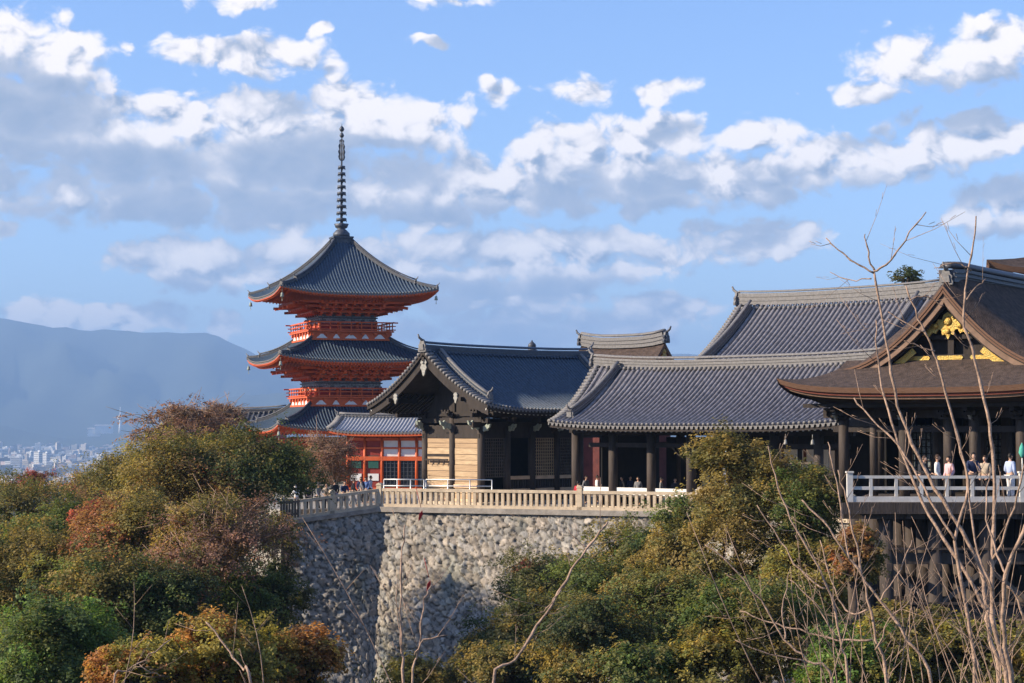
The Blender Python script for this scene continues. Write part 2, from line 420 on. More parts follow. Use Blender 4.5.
# mountains: real ridges 9 and 13 km away
def ridge(name, pts, D, depth, seed, col):
    r = np.random.default_rng(seed)
    px = np.array([p[0] for p in pts], float); hy = np.array([(428 - p[1]) for p in pts], float)
    n = 260; q = np.linspace(px[0], px[-1], n)
    h = np.interp(q, px, hy) / F * D + 4.75
    k = np.ones(5) / 5; h = np.convolve(np.pad(h, 2, 'edge'), k, 'valid')
    for fr, am in ((.05, 7), (.13, 5), (.31, 3.5), (.7, 3), (1.4, 2)): h += am * D / 13000 * np.sin(q * fr + r.uniform(0, 6))
    rows = []
    for j, t in enumerate(np.linspace(0, 1, 22)):
        prof = t ** 1.15
        x = (q - 512) / F * (D - depth * (1 - t)); y = np.full(n, D - depth * (1 - t))
        spur = 1 + .28 * (np.sin(q * .04 + 8 * t) + .6 * np.sin(q * .09 - 6 * t) + .4 * np.sin(q * .19 + 12 * t)) * .5 * math.sin(math.pi * t)
        z = -97 + (h + 97) * prof * spur
        rows.append(np.dstack([x, y, z])[0])
    rows.append(rows[-1] + np.array([0, depth * .6, 0]) - np.dstack([np.zeros(n), np.zeros(n), (rows[-1][:, 2] + 97) * .9])[0])
    b = MB(); b.grid(np.array(rows)); b.build(name, col)
mat('mountain_woods', (.035, .045, .03), .95, .3, .002, 0)
ridge('mountains', [(-1400, 330), (-900, 350), (-400, 322), (-150, 300), (0, 318), (28, 322), (60, 328), (100, 333), (140, 329), (170, 334), (195, 332), (212, 331), (230, 340), (248, 353), (270, 363), (300, 372), (350, 368), (450, 356), (560, 348), (620, 350), (680, 353), (760, 362), (900, 350), (1300, 330), (1900, 350)], 13000, 3600, 1, 'mountain_woods')
ridge('hills', [(-1200, 420), (-600, 405), (-200, 412), (-60, 420), (0, 425), (35, 433), (60, 438), (95, 437), (125, 431), (160, 418), (200, 403), (240, 396), (300, 392), (420, 398), (600, 395), (900, 405), (1300, 400)], 9500, 1500, 2, 'mountain_woods')
for n_ in ('mountains', 'hills'): tag(bpy.data.objects[n_], kind='structure')

# the air between here and the mountains
hz = MB(); hz.box(0, 6500, 400, 34000, 27000, 1020)
m = bpy.data.materials.new('haze_air'); m.use_nodes = True; nt = m.node_tree; nt.nodes.clear()
pv = nt.nodes.new('ShaderNodeVolumePrincipled'); pv.inputs['Density'].default_value = 1.15e-4
pv.inputs['Color'].default_value = (.34, .56, .92, 1); pv.inputs['Anisotropy'].default_value = 0.0
ou = nt.nodes.new('ShaderNodeOutputMaterial'); nt.links.new(pv.outputs[0], ou.inputs['Volume'])
o = hz.build('haze', m); tag(o, kind='stuff')
HAZE = o

# ------------------------------------------------------------------ the city on the plain
def build_city():
    cols = {'city_white': (.72, .72, .70), 'city_beige': (.50, .45, .40), 'city_grey': (.30, .31, .33), 'city_pink': (.52, .42, .40)}
    for k, c in cols.items(): mat(k, c, .8, .1, .1, 0)
    protos = {}
    def block(w, d, h, kind):
        bb = MB(); bb.box(0, 0, h / 2, w, d, h)
        bb.box(w * .15, d * .1, h + 1.2, w * .35, d * .35, 2.4)
        nfl = max(1, int(h / 3.3))
        for i in range(nfl):
            bb.box(0, -d / 2 - .04, 1.9 + i * 3.3, w * .9, .12, 1.3, mi=1)
            bb.box(w / 2 + .04, 0, 1.9 + i * 3.3, .12, d * .9, 1.3, mi=1)
        return bb
    specs = [('city_building', 14, 12, 11), ('city_building', 26, 13, 17), ('city_building', 12, 12, 30), ('city_building', 60, 30, 12), ('city_building', 18, 15, 24)]
    meshes = []
    for i, (nm, w, d, h) in enumerate(specs):
        for cn in cols:
            o = block(w, d, h, i).build(nm, [cn, 'city_grey']); meshes.append((i, cn, o.data)); bpy.data.objects.remove(o)
    lab = {0: 'low', 1: 'mid-rise', 2: 'slender high-rise', 3: 'long low', 4: 'square-topped tall'}
    cl = {'city_white': 'white', 'city_beige': 'beige', 'city_grey': 'grey', 'city_pink': 'pinkish'}
    r = random.Random(11)
    for i in range(300):
        y = 3900 + 5200 * r.random() ** 1.2
        px = r.uniform(-25, 175)
        x = (px - 512) / F * y
        k = r.choices(range(5), (5, 5, 1.1, 1.6, 1.4))[0]; cn = r.choices(list(cols), (5, 3, 2, 1.4))[0]
        me = [q[2] for q in meshes if q[0] == k and q[1] == cn][0]
        o = bpy.data.objects.new('city_building', me); C.objects.link(o)
        o.location = (x, y, float(ground_z(x, y)) - .3); o.rotation_euler.z = r.uniform(-.5, .5)
        s = r.uniform(.7, 1.25); o.scale = (s, s, r.uniform(.8, 1.25) * s)
        tag(o, f'hazy {cl[cn]} {lab[k]} building in the distant city on the plain below the mountains', 'building', f'{cl[cn]} {lab[k]} buildings of the distant city')
    bb = MB()
    for i in range(3200):
        y = 3000 + 6000 * r.random() ** 1.2; px = r.uniform(-500, 900); x = (px - 512) / F * y
        h = r.choice((6, 8, 8, 12, 20)); z = float(ground_z(x, y))
        bb.box(x, y, z + h / 2, r.uniform(8, 30), r.uniform(8, 18), h * .8, r.uniform(-.4, .4), mi=r.randrange(4))
    tag(bb.build('distant_city_mass', list(cols)), 'hazy pale mass of small city rooftops covering the plain', 'city', kind='stuff')
    # tall white mast and hillside halls
    x, y, z = pt(120, 433, 8600)
    t = thing('broadcast_tower', 'thin white tower rising in the haze beyond the city by the sparse maple', 'tower', (x, y, -20))
    q = MB(); q.tube([(0, 0, 0), (0, 0, 60)], [7, 4], 10); q.build('tower_base', 'city_white', t)
    q = MB(); q.lathe([(4, 60), (14, 68), (14, 76), (5, 82), (2.5, 84), (1.2, 120)], n=12); q.build('viewing_deck', 'city_white', t)
    for k, (px_, py_, w) in enumerate(((94, 431, 34), (104, 428, 48))):
        x, y, z = pt(px_, py_, 8300)
        t = thing('long_hall', ['lower of two long white halls on the far hillside above the city', 'upper of two long white halls on the far hillside above the city'][k], 'building', (x, y, z - 12), .15)
        q = MB(); q.box(0, 0, 5, w * 1.6, 22, 34); q.build('wall', 'city_white', t)
        q = MB(); q.prism([(-13, 0), (13, 0), (0, 5)], (0, 0, 22), (0, 1, 0), (0, 0, 1), w * 1.6 + 2); q.build('roof', 'city_grey', t)
build_city()
# ------------------------------------------------------------------ tiled roofs
def roll_columns(x0, x1, sp):
    n = max(1, int(round((x1 - x0) / sp))); sp = (x1 - x0) / n
    offs = np.array([-.5, -.27, -.22, -.12, 0, .12, .22, .27]); hs = np.array([0, 0, .9, 1.35, 1.55, 1.35, .9, 0])
    X = []; Hh = []
    for k in range(n):
        c = x0 + (k + .5) * sp
        X += list(c + offs * sp); Hh += list(hs)
    X.append(x1); Hh.append(0)
    return np.array(X), np.array(Hh), sp, n
def tile_patch(b, f, v0, x0, x1, sp=.33, r=.085, nv=12, mi=0, flip=False, caps=True, capmi=1, z_th=.16, rollmi=None):
    """f(X,V)->(...,3) smooth surface; rolls run along V; v0(X) where each column starts"""
    X, H, sp, n = roll_columns(x0, x1, sp)
    T = np.linspace(0, 1, nv)
    V0 = np.array([v0(x) for x in X]) if callable(v0) else np.full(len(X), v0)
    V = V0[:, None] + T[None, :] * (1 - V0[:, None])
    P = f(X[:, None] + 0 * V, V)
    P = np.array(P)
    P[..., 2] += H[:, None] * r
    b.grid(P, mi=mi, smooth=False, flip=flip)
    if rollmi is not None:  # rolls get the paler lit tone, pans keep the darker shaded one
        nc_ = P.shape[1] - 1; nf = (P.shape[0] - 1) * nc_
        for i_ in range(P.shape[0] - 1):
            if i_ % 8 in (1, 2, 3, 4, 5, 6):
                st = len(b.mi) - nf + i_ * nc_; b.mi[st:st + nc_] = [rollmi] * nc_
    # front edge drop (flat tile lip)
    E = np.stack([P[:, -1], P[:, -1] - np.array([0, 0, z_th])], 1)
    b.grid(E, mi=capmi, smooth=False, flip=flip)
    if caps:
        dirv = P[:, -1] - P[:, -2]
        for k in range(n):
            i = k * 8 + 4
            p = P[i, -1]; d = dirv[i] / (np.linalg.norm(dirv[i]) + 1e-9)
            c = p - np.array([0, 0, r * .55])
            b.tube([c - d * .05, c + d * .03], r * 1.02, 7, mi=capmi)
    return P
ONI = [(-.42, 0), (.42, 0), (.46, .18), (.36, .34), (.42, .52), (.28, .66), (.22, .86), (.1, .98), (-.1, .98), (-.22, .86), (-.28, .66), (-.42, .52), (-.36, .34), (-.46, .18)]
def onigawara(b, p, d, s=1.0, mi=0, horn=True):
    """ridge-end demon tile plate at p facing horizontal direction d"""
    d = Vector(d); d.z = 0; d.normalize(); ex = Vector((-d.y, d.x, 0))
    b.prism([(x * s, y * s) for x, y in ONI], p, ex, (0, 0, 1), .16 * s, mi)
    q = Vector(p)
    b.prism([(-.3 * s, .15 * s), (.3 * s, .15 * s), (.22 * s, .6 * s), (-.22 * s, .6 * s)], q + d * .12 * s, ex, (0, 0, 1), .12 * s, mi)
    if horn:
        a = q + Vector((0, 0, .86 * s)) - d * .15 * s
        b.tube([a, a + d * .25 * s + Vector((0, 0, .08 * s)), a + d * .5 * s + Vector((0, 0, .25 * s)), a + d * .62 * s + Vector((0, 0, .5 * s))], [.1 * s, .1 * s, .09 * s, .06 * s], 6, mi)
def ridge_stack(b, path, w=.34, h=.5, mi=0, emi=1):
    b.sweep(path, rect(w, h, -.05), mi)
    b.sweep([tuple(Vector(p) + Vector((0, 0, h * .28))) for p in path], rect(w * 1.25, .05), emi)
    b.sweep([tuple(Vector(p) + Vector((0, 0, h * .62))) for p in path], rect(w * 1.25, .05), emi)
    b.sweep([tuple(Vector(p) + Vector((0, 0, h))) for p in path], [(w * .5 * math.cos(t), .02 + w * .42 * math.sin(t)) for t in np.linspace(0, math.pi, 6)], emi, smooth=True)
class Gable:
    """surface of a two-sided roof: x along the ridge, y across"""
    def __init__(s, L, W, zr, ze, c=.38, lift=.35, rl=.25, ext=0.0):
        s.ext = ext; s.L, s.W, s.zr, s.ze, s.c, s.lift, s.rl = L, W, zr, ze, c, lift, rl
    def z(s, X, V):
        H = s.zr - s.ze; u = 1 - V
        q = (np.abs(X) / s.L)
        return s.ze + H * ((1 - s.c) * u + s.c * u * u) + s.lift * q ** 4 * V ** 2 + s.rl * q ** 3 * (1 - V)
    def xx(s, X, V): return X + np.sign(X) * s.ext * (np.abs(X) / s.L) ** 5 * (1 - V) ** 1.3
    def f(s, sg):
        def g(X, V): return np.stack([s.xx(X, V), sg * s.W * V, s.z(X, V)], -1)
        return g
def gable_roof(root, L, W, zr, ze, tilem='tile', sp=.33, r=.085, ov_l=.0, lift=.35, rl=.25, c=.38, hipmis=None, rafters=True, wall_w=None, ridge_h=.5, under='dark_wood', descend=True, rake=True, oni=1.0, name='roof', sides=(-1, 1), tips=True, edge='tile_edge', ext=0.0, ridgem=None, dh=.34):
    G = Gable(L, W, zr, ze, c, lift, rl, ext)
    LX = lambda v: L + ext * (1 - v) ** 1.3
    b = MB()
    for sg in sides:
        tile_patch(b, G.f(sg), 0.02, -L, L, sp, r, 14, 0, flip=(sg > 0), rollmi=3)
    # underside
    for sg in (-1, 1):
        X = np.linspace(-L + .05, L - .05, 16); V = np.linspace(.02, .985, 9)
        XX, VV = np.meshgrid(X, V, indexing='ij')
        P = np.stack([G.xx(XX, VV), sg * W * VV, G.z(XX, VV) - .26], -1)
        b.grid(P, 2, True, flip=(sg < 0))
        for xe in (-L, L):   # gable-end closing strips
            V2 = np.linspace(0, 1, 14)
            top = np.stack([np.sign(xe) * (LX(V2) - .005), sg * W * V2, G.z(np.full(14, xe), V2) - .02], -1)
            bot = top.copy(); bot[:, 2] -= .26
            b.grid(np.stack([top, bot], 1), 2)
        e = np.linspace(-L, L, 16)
        top = np.stack([e, np.full(16, sg * W * .985), G.z(e, np.ones(16)) - .1], -1); bot = top.copy(); bot[:, 2] -= .2
        b.grid(np.stack([top, bot], 1), 2)
    roof = b.build(name, [tilem, edge, under, {'tile': 'tile_roll_lit', 'tile_blue': 'tile_blue_roll_lit'}.get(tilem, tilem)], root)
    rb = MB()
    path = [(x, 0, float(G.z(np.array(x), np.array(0.))) - .02) for x in np.linspace(-L - ext + .12, L + ext - .12, 15)]
    ridge_stack(rb, path, .36, ridge_h, 0, 1)
    nr = int(2 * L / sp)
    for k in range(nr):
        xk = -L + (k + .5) * 2 * L / nr; zk = float(G.z(np.array(xk), np.array(.05)))
        for sg in (-1, 1): rb.tube([(xk, sg * .16, zk + .16), (xk, sg * (.05 * W + .10), zk + .12)], r * 1.05, 6, 1)
    rb.build('ridge', ridgem or [tilem, edge], root)
    for sx in (-1, 1):
        ob = MB(); onigawara(ob, (sx * (L + ext + .02), 0, path[0][2] - .1), (sx, 0, 0), oni, 0)
        ob.build('ridge_end_tile', edge if oni < 1 else 'tile_edge', root)
    if rake:
        for sx in (-1, 1):
            kb = MB()
            for sg in (-1, 1):
                nn = int(math.hypot(W, zr - ze) / .3)
                for i in range(nn):
                    v = (i + .5) / nn; z = float(G.z(np.array(L), np.array(v)))
                    kb.tube([(sx * (LX(v) - .5), sg * W * v, z + .09), (sx * (LX(v) + .07), sg * W * v, z + .04)], .105, 7)
            kb.build('rake_tiles', edge, root)
            if descend:
                for sg in (-1, 1):
                    db = MB(); vs = np.linspace(.06, .84, 10)
                    pth = [(sx * (L - 1.0), sg * W * v, float(G.z(np.array(L - 1.), np.array(v))) + .02) for v in vs]
                    ridge_stack(db, pth, .3, dh, 0, 1)
                    onigawara(db, Vector(pth[-1]) + Vector((0, sg * .06, -.05)), (0, sg, 0), .62, 1)
                    db.build('descending_ridge', [tilem, edge], root)
    if rafters:
        ra = MB(); rt = MB()
        vin = .55
        n = int(2 * L / (.36 if sp < .4 else .45))
        for sg in (-1, 1):
            for i in range(n):
                x = -L + (i + .5) * 2 * L / n
                a = (x, sg * W * vin, float(G.z(np.array(x), np.array(vin))) - .36)
                c_ = (x, sg * W * .95, float(G.z(np.array(x), np.array(.95))) - .36)
                ra.beam(a, c_, .1, .13)
                d = (Vector(c_) - Vector(a)).normalized()
                rt.beam(Vector(c_) + d * .002, Vector(c_) + d * .05, .105, .14)
        ra.build('rafters', 'dark_wood', root)
        if tips: rt.build('rafter_ends', 'white_wood', root)
    return G
def bargeboards(root, G, xs, off=.22, h=.5, th=.14, m='dark_wood', vmax=.985, name='bargeboard', pend='carved_light'):
    for sx in xs:
        for sg in (-1, 1):
            b = MB(); vs = np.linspace(0.0, vmax, 14)
            top = [(sx * (G.L + G.ext * (1 - v) ** 1.3 - off), sg * G.W * v, float(G.z(np.array(G.L), np.array(v))) - .24) for v in vs]
            A = []
            for t, v in zip(top, vs):
                hh = h * (1.15 - .3 * v)
                A.append([(t[0] + sx * th / 2, t[1], t[2]), (t[0] + sx * th / 2, t[1], t[2] - hh), (t[0] - sx * th / 2, t[1], t[2] - hh), (t[0] - sx * th / 2, t[1], t[2])])
            b.grid(np.array(A), 0, False, close=True)
            b.build(name, m, root)
        if pend:
            b = MB(); zt = float(G.z(np.array(G.L), np.array(0.))) - .24 - h
            shape = [(0, .25), (.16, .2), (.3, .02), (.2, -.12), (.3, -.3), (.16, -.5), (.1, -.72), (0, -.85), (-.1, -.72), (-.16, -.5), (-.3, -.3), (-.2, -.12), (-.3, .02), (-.16, .2)]
            b.prism(shape, (sx * (G.L + G.ext - off + .12), 0, zt), (0, 1, 0), (0, 0, 1), .1)
            b.tube([(sx * (G.L + G.ext - off + .15), 0, zt), (sx * (G.L + G.ext - off + .24), 0, zt)], .09, 6)
            b.build('gable_pendant', pend, root)
            for sg in (-1, 1):
                b = MB(); v = .5; z = float(G.z(np.array(G.L), np.array(v))) - .24 - h * .9
                b.prism([(x * .62, y * .62) for x, y in shape], (sx * (G.L + G.ext * .4 - off + .12), sg * G.W * v, z), (0, 1, 0), (0, 0, 1), .1)
                b.build('gable_pendant', pend, root)
KIB = [(0, .12), (.25, .16), (.42, .3), (.5, .2), (.72, .28), (.66, .06), (.5, -.04), (.42, -.2), (.25, -.12), (.1, -.24), (0, -.16)]
def bracket_nose(b, p, d, s=1.0):
    d = Vector(d).normalized()
    b.prism([(x * s, y * s) for x, y in KIB], p, d, (0, 0, 1), .16 * s)
def column(b, x, y, z0, z1, r=.2, base=True, bmi=1):
    b.cyl(x, y, z0 + (.12 if base else 0), z1, r, 14)
    if base: b.lathe([(r * 1.5, z0), (r * 1.5, z0 + .05), (r * 1.15, z0 + .12)], x, y, 14, bmi)
def bracket_set(b, x, y, z, d, s=1.0, n=2):
    """stepped bearing blocks and arms reaching out along d"""
    d = Vector(d).normalized(); e = Vector((-d.y, d.x, 0))
    p = Vector((x, y, z))
    b.box(p.x, p.y, p.z + .1 * s, .34 * s, .34 * s, .2 * s, math.atan2(d.y, d.x))
    for k in range(n):
        zz = z + (.27 + .27 * k) * s; rch = (.45 + .45 * k) * s
        a = Vector((x, y, zz)); 
        b.beam(a - d * .1, a + d * rch, .14 * s, .16 * s)
        c = a + d * (rch - .1 * s)
        b.beam(c - e * .42 * s, c + e * .42 * s, .13 * s, .13 * s)
        for q in (-.36, 0, .36):
            t = c + e * q * s
            b.box(t.x, t.y, zz + .14 * s, .17 * s, .17 * s, .12 * s, math.atan2(d.y, d.x))
# ------------------------------------------------------------------ the gate hall with the lit board wall
def loc(root, x, y, z=0): return root.matrix_basis @ Vector((x, y, z))
def build_gate():
    rz = R(44)
    t = thing('gate_hall', 'dark timber gate hall with blue-grey tiled gable roof and sunlit pale board walls', 'temple hall', (-.157, 123.3, 0), rz)
    L = 7.3
    G = gable_roof(t, L, 5.65, 9.5, 5.85, 'tile_blue', .3, .07, c=.33, lift=.35, rl=.1, ridge_h=.42, oni=.8, ext=.2, ridgem=['tile_blue', 'tile_blue'])
    bargeboards(t, G, (-1, 1), h=.55)
    bw = 2.6; xa = -7.5 + 2.55
    cols_x = [xa + i * 2.2 for i in range(6)]
    for i, x in enumerate(cols_x):
        for y in (-bw, bw):
            b = MB(); column(b, x, y, 0, 4.9, .24)
            b.build('column', ['post_wood', 'fence_stone'], t)
    for x in (cols_x[0], cols_x[-1]):
        b = MB(); column(b, x, 0, 0, 5.6, .24); b.build('column', ['post_wood', 'fence_stone'], t)
    b = MB()
    for y in (-bw, bw):
        b.box((cols_x[0] + cols_x[-1]) / 2, y, 4.95, cols_x[-1] - cols_x[0] + 1.6, .24, .34)
        b.box((cols_x[0] + cols_x[-1]) / 2, y, 4.25, cols_x[-1] - cols_x[0] + .5, .14, .26)
        b.box((cols_x[0] + cols_x[-1]) / 2, y * 1.35, 5.55, cols_x[-1] - cols_x[0] + 3.4, .2, .24)
    for x in cols_x:
        b.box(x, 0, 5.22, .22, 2 * bw + 1.4, .3)
    for x in (cols_x[0], cols_x[-1]):
        b.box(x, 0, 4.25, .14, 2 * bw + .4, .26)
        b.box(x, 0, 5.62, .24, 2 * bw + 2.4, .26)
        b.box(x - .5 * (1 if x > 0 else -1), 0, 6.9, .2, 3.4, .26)
        b.box(x, 0, 6.2, .2, .5, 1.0)
    for xx in (-L + .6, -L + 1.5, L - .6, L - 1.5):
        for yy in (-bw * 1.3, 0, bw * 1.3):
            z = float(G.z(np.array(xx), np.array(abs(yy) / 5.4))) - .55
            b.box(xx, yy, z, 1.6, .22, .26)
    b.box(cols_x[0] + .02, 0, 4.62, .08, 2 * bw, .62)
    for y in (-bw, bw): b.box((cols_x[0] + cols_x[-1]) / 2, y + .02, 4.62, cols_x[-1] - cols_x[0], .08, .62)
    b.build('beams', 'dark_wood', t)
    b = MB()
    for y, d in ((-bw, -1), (bw, 1)):
        for x in cols_x: bracket_set(b, x, y, 5.1, (0, d, 0), .8, 2)
    for y in (-bw, 0, bw): bracket_set(b, cols_x[0], y, 5.3, (-1, 0, 0), .8, 2)
    b.build('bracket_sets', 'dark_wood', t)
    for y in (-bw, 0, bw):
        b = MB(); bracket_nose(b, (cols_x[0] - .2, y, 4.9), (-1, -.25 if y > 0 else .25, 0), 1.1); b.build('carved_bracket', 'verdigris', t)
    for y in (-bw,):
        for x in cols_x[:4]:
            b = MB(); bracket_nose(b, (x, y - .2, 4.75), (0, -1, 0), .9); b.build('carved_bracket', 'verdigris', t)
    # gable wall: upper tympanum dark, boards between the columns
    tb = MB(); x = xa + .03
    tb.prism([(-bw, 5.35), (bw, 5.35), (1.5, 7.1), (0, 8.9), (-1.5, 7.1)], (x, 0, 0), (0, 1, 0), (0, 0, 1), .06)
    tb.build('tympanum', 'dark_wood', t)
    for side in (-1, 1):
        c = side * bw / 2; w = bw - .5
        zz = .35; k = 0
        b = MB()
        while zz < 4.1:
            h = .30 + .05 * ((k * 7) % 3); h = min(h, 4.1 - zz)
            b.box(xa - .012 * (k % 3), c, zz + h / 2, .09, w, h - .025, mi=1 if (k * 5 + side) % 7 in (0, 3) or zz > 3.4 else 0); zz += h; k += 1  # mixed board tones; topmost boards always dark, imitating shade under the eave
        b.build('board_wall', ['board', 'board_dark'], t)
        s = MB(); s.box(xa - .06, c, .24, .2, w + .02, .22); s.box(xa - .09, c, 1.12, .14, w + .02, .2); s.build('sill_beam', 'lintel', t)
        s = MB(); s.box(xa, c, 3.02 if side > 0 else 4.2, .16, w * 1.02, .14); s.build('cross_rail', 'dark_wood', t)
    # hanging rail with hooks on the left panel
    b = MB(); b.box(xa - .28, 1.25, 2.75, .09, 2.1, .1)
    for q in (.5, 1.0, 1.5, 2.0): b.box(xa - .28, q, 2.6, .05, .05, .26)
    b.build('hanging_rail', 'dark_wood', t)
    # long side (towards the camera): lattices and low pale boards
    for i in range(5):
        x0, x1 = cols_x[i], cols_x[i + 1]; c = (x0 + x1) / 2; w = x1 - x0 - .48
        y = -bw
        if i in (0, 2, 3):
            b = MB(); n = 9
            for k in range(n + 1):
                b.box(x0 + .24 + w * k / n, y, 2.9, .05, .05, 2.4)
            for k in range(13):
                b.box(c, y - .045, 1.7 + k * .2, w, .04, .05)
            b.build('lattice', 'board' if i == 2 else 'weathered_wood', t)
            b = MB(); b.box(c, y + .12, 2.9, w, .05, 2.4); b.build('lattice_backing', 'interior', t)
        if i in (1, 2, 3):
            b = MB(); b.box(c, y, 1.62, w, .16, .22); b.box(c, y, .82, w, .16, .22); b.build('rail_board', 'lintel', t)
            b = MB()
            for k in range(8): b.box(x0 + .24 + w * (k + .5) / 8, y + .02, 1.2, .1, .08, .56)
            for k in range(8): b.box(x0 + .24 + w * (k + .5) / 8, y + .02, .38, .1, .08, .66)
            b.build('slat_screen', 'post_wood', t)
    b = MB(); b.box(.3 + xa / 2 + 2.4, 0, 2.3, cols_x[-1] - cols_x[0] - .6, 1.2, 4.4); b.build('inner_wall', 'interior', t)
    b = MB(); b.box((cols_x[0] + cols_x[-1]) / 2, bw, 2.3, cols_x[-1] - cols_x[0], .1, 3.6); b.build('rear_wall', 'dark_wood', t)
    b = MB(); b.box((cols_x[0] + cols_x[-1]) / 2, 0, .08, cols_x[-1] - cols_x[0] + 2.2, 2 * bw + 2.2, .16); b.build('stone_base', 'fence_stone', t)
build_gate()

# ------------------------------------------------------------------ the long open hall with the grey tiled roof
def build_hall():
    rz = R(-42); L = 10.2
    HC = (2.13 + .743 * L + .669 * 5.7, 112.5 - .669 * L + .743 * 5.7)
    t = thing('long_hall', 'long open-fronted hall with a wide grey tiled roof above bare timber columns', 'temple hall', (HC[0], HC[1], 0), rz)
    G = gable_roof(t, L, 5.7, 8.35, 4.85, 'tile', .33, .1, lift=.25, rl=.25, c=.45, ridge_h=.5, oni=.8, ext=1.2, ridgem=['tile_edge', 'tile_edge'], dh=.5)
    bargeboards(t, G, (-1, 1), h=.5)
    bw = 3.3
    xs = [-L + .15 + 2.85 * i for i in range(7)]
    for i, x in enumerate(xs):
        for y in (-bw, bw):
            b = MB(); column(b, x, y, 0, 4.5, .27); b.build('column', ['post_wood', 'fence_stone'], t)
    b = MB()
    for y in (-bw, bw):
        b.box(0, y, 4.5, 18.6, .26, .36); b.box(0, y, 3.75, 18.0, .14, .26)
    for x in xs: b.box(x, 0, 4.62, .22, 2 * bw + 1, .3)
    b.box(0, -bw - .95, 4.55, 18.8, .2, .22)
    b.build('beams', 'dark_wood', t)
    b = MB()
    for x in xs: bracket_set(b, x, -bw, 4.6, (0, -1, 0), .7, 2)
    b.build('bracket_sets', 'dark_wood', t)
    b = MB()
    for xe in (-L + 1.2, L - 1.2):
        b.prism([(-bw, 4.6), (bw, 4.6), (1.6, 6.6), (0, 8.0), (-1.6, 6.6)], (xe, 0, 0), (0, 1, 0), (0, 0, 1), .08)
    b.build('tympanum', 'dark_wood', t)
    # inside: back wall in bays: dark, a vermilion panel, white sliding panels, an open bay
    yb = bw - .15
    b = MB()
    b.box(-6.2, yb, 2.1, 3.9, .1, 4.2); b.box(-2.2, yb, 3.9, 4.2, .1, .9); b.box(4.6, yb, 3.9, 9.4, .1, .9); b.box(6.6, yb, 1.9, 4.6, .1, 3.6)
    b.box(-.6, yb, 2.2, .9, .1, 4.2); b.box(-L + 1.3, .5, 2.2, .1, 5.6, 4.4)  # last box: end wall added to keep sun out of the open end
    b.build('back_wall_and_sun_block', 'interior', t)
    for x0, w, z0, z1 in ((-3.1, .8, .9, 2.5), (-2.0, .45, 1.7, 2.5)):
        b = MB(); b.box(x0, yb - .1, (z0 + z1) / 2, w, .08, z1 - z0); b.build('vermilion_panel', 'red_dull', t)
    for x0, w, z0, z1 in ((1.05, .9, .5, 3.5), (2.9, 1.5, 2.2, 3.5), (3.1, .9, .6, 1.7), (-1.55, .5, .9, 2.5)):
        b = MB(); b.box(x0, yb - .12, (z0 + z1) / 2, w, .06, z1 - z0); b.build('white_panel', 'plaster', t)
    b = MB(); b.box(2.05, yb - .16, 2.9, .14, .1, 1.6); b.box(2.9, yb - .16, 3.62, 1.8, .1, .12); b.box(.5, yb - .16, 2.1, .1, .1, 3.0); b.build('red_frame', 'red_dull', t)
    b = MB(); b.box(-5.1, yb - .1, 1.4, .5, .06, 1.5); b.build('pale_green_notice', 'verdigris', t)
    b = MB(); b.box(0, 0, .08, 17.0, 7.6, .16); b.build('stone_base', 'fence_stone', t)
    # low white boards fixed between the front columns
    for i in range(4):
        b = MB(); b.box((xs[i] + xs[i + 1]) / 2 , -bw + .02, 1.05, 2.4, .1, .42); b.build('white_barrier_board', 'white_wood', t)
    b = MB()
    for i in range(5): b.box((xs[i] + xs[i + 1]) / 2, -bw + .02, .77, 2.4, .12, .1)
    b.build('barrier_rail', 'post_wood', t)
    for i in (4, 5):
        b = MB(); b.box((xs[i] + xs[i + 1]) / 2, -bw + .02, 2.0, 1.9, .06, 1.6)
        b.build('window', 'glass_dark', t)
        b = MB()
        for k in range(7): b.box(xs[i] + .38 + k * .3, -bw - .03, 2.0, .04, .05, 1.6)
        b.box((xs[i] + xs[i + 1]) / 2, -bw - .04, 2.85, 2.0, .1, .12); b.box((xs[i] + xs[i + 1]) / 2, -bw - .04, 1.15, 2.0, .1, .12)
        b.build('window_grille', 'weathered_wood', t)
    for x in (6.4, 8.1):
        b = MB(); z = 4.2; b.tube([(x, -5.5, 4.4), (x, -5.5, 4.15)], .02, 5); b.lathe([(.02, 4.15), (.07, 4.1), (.09, 3.95), (.11, 3.88), (.02, 3.87)], x, -5.5, 8)
        b.build('eave_bell', 'carved_light', t)
build_hall()

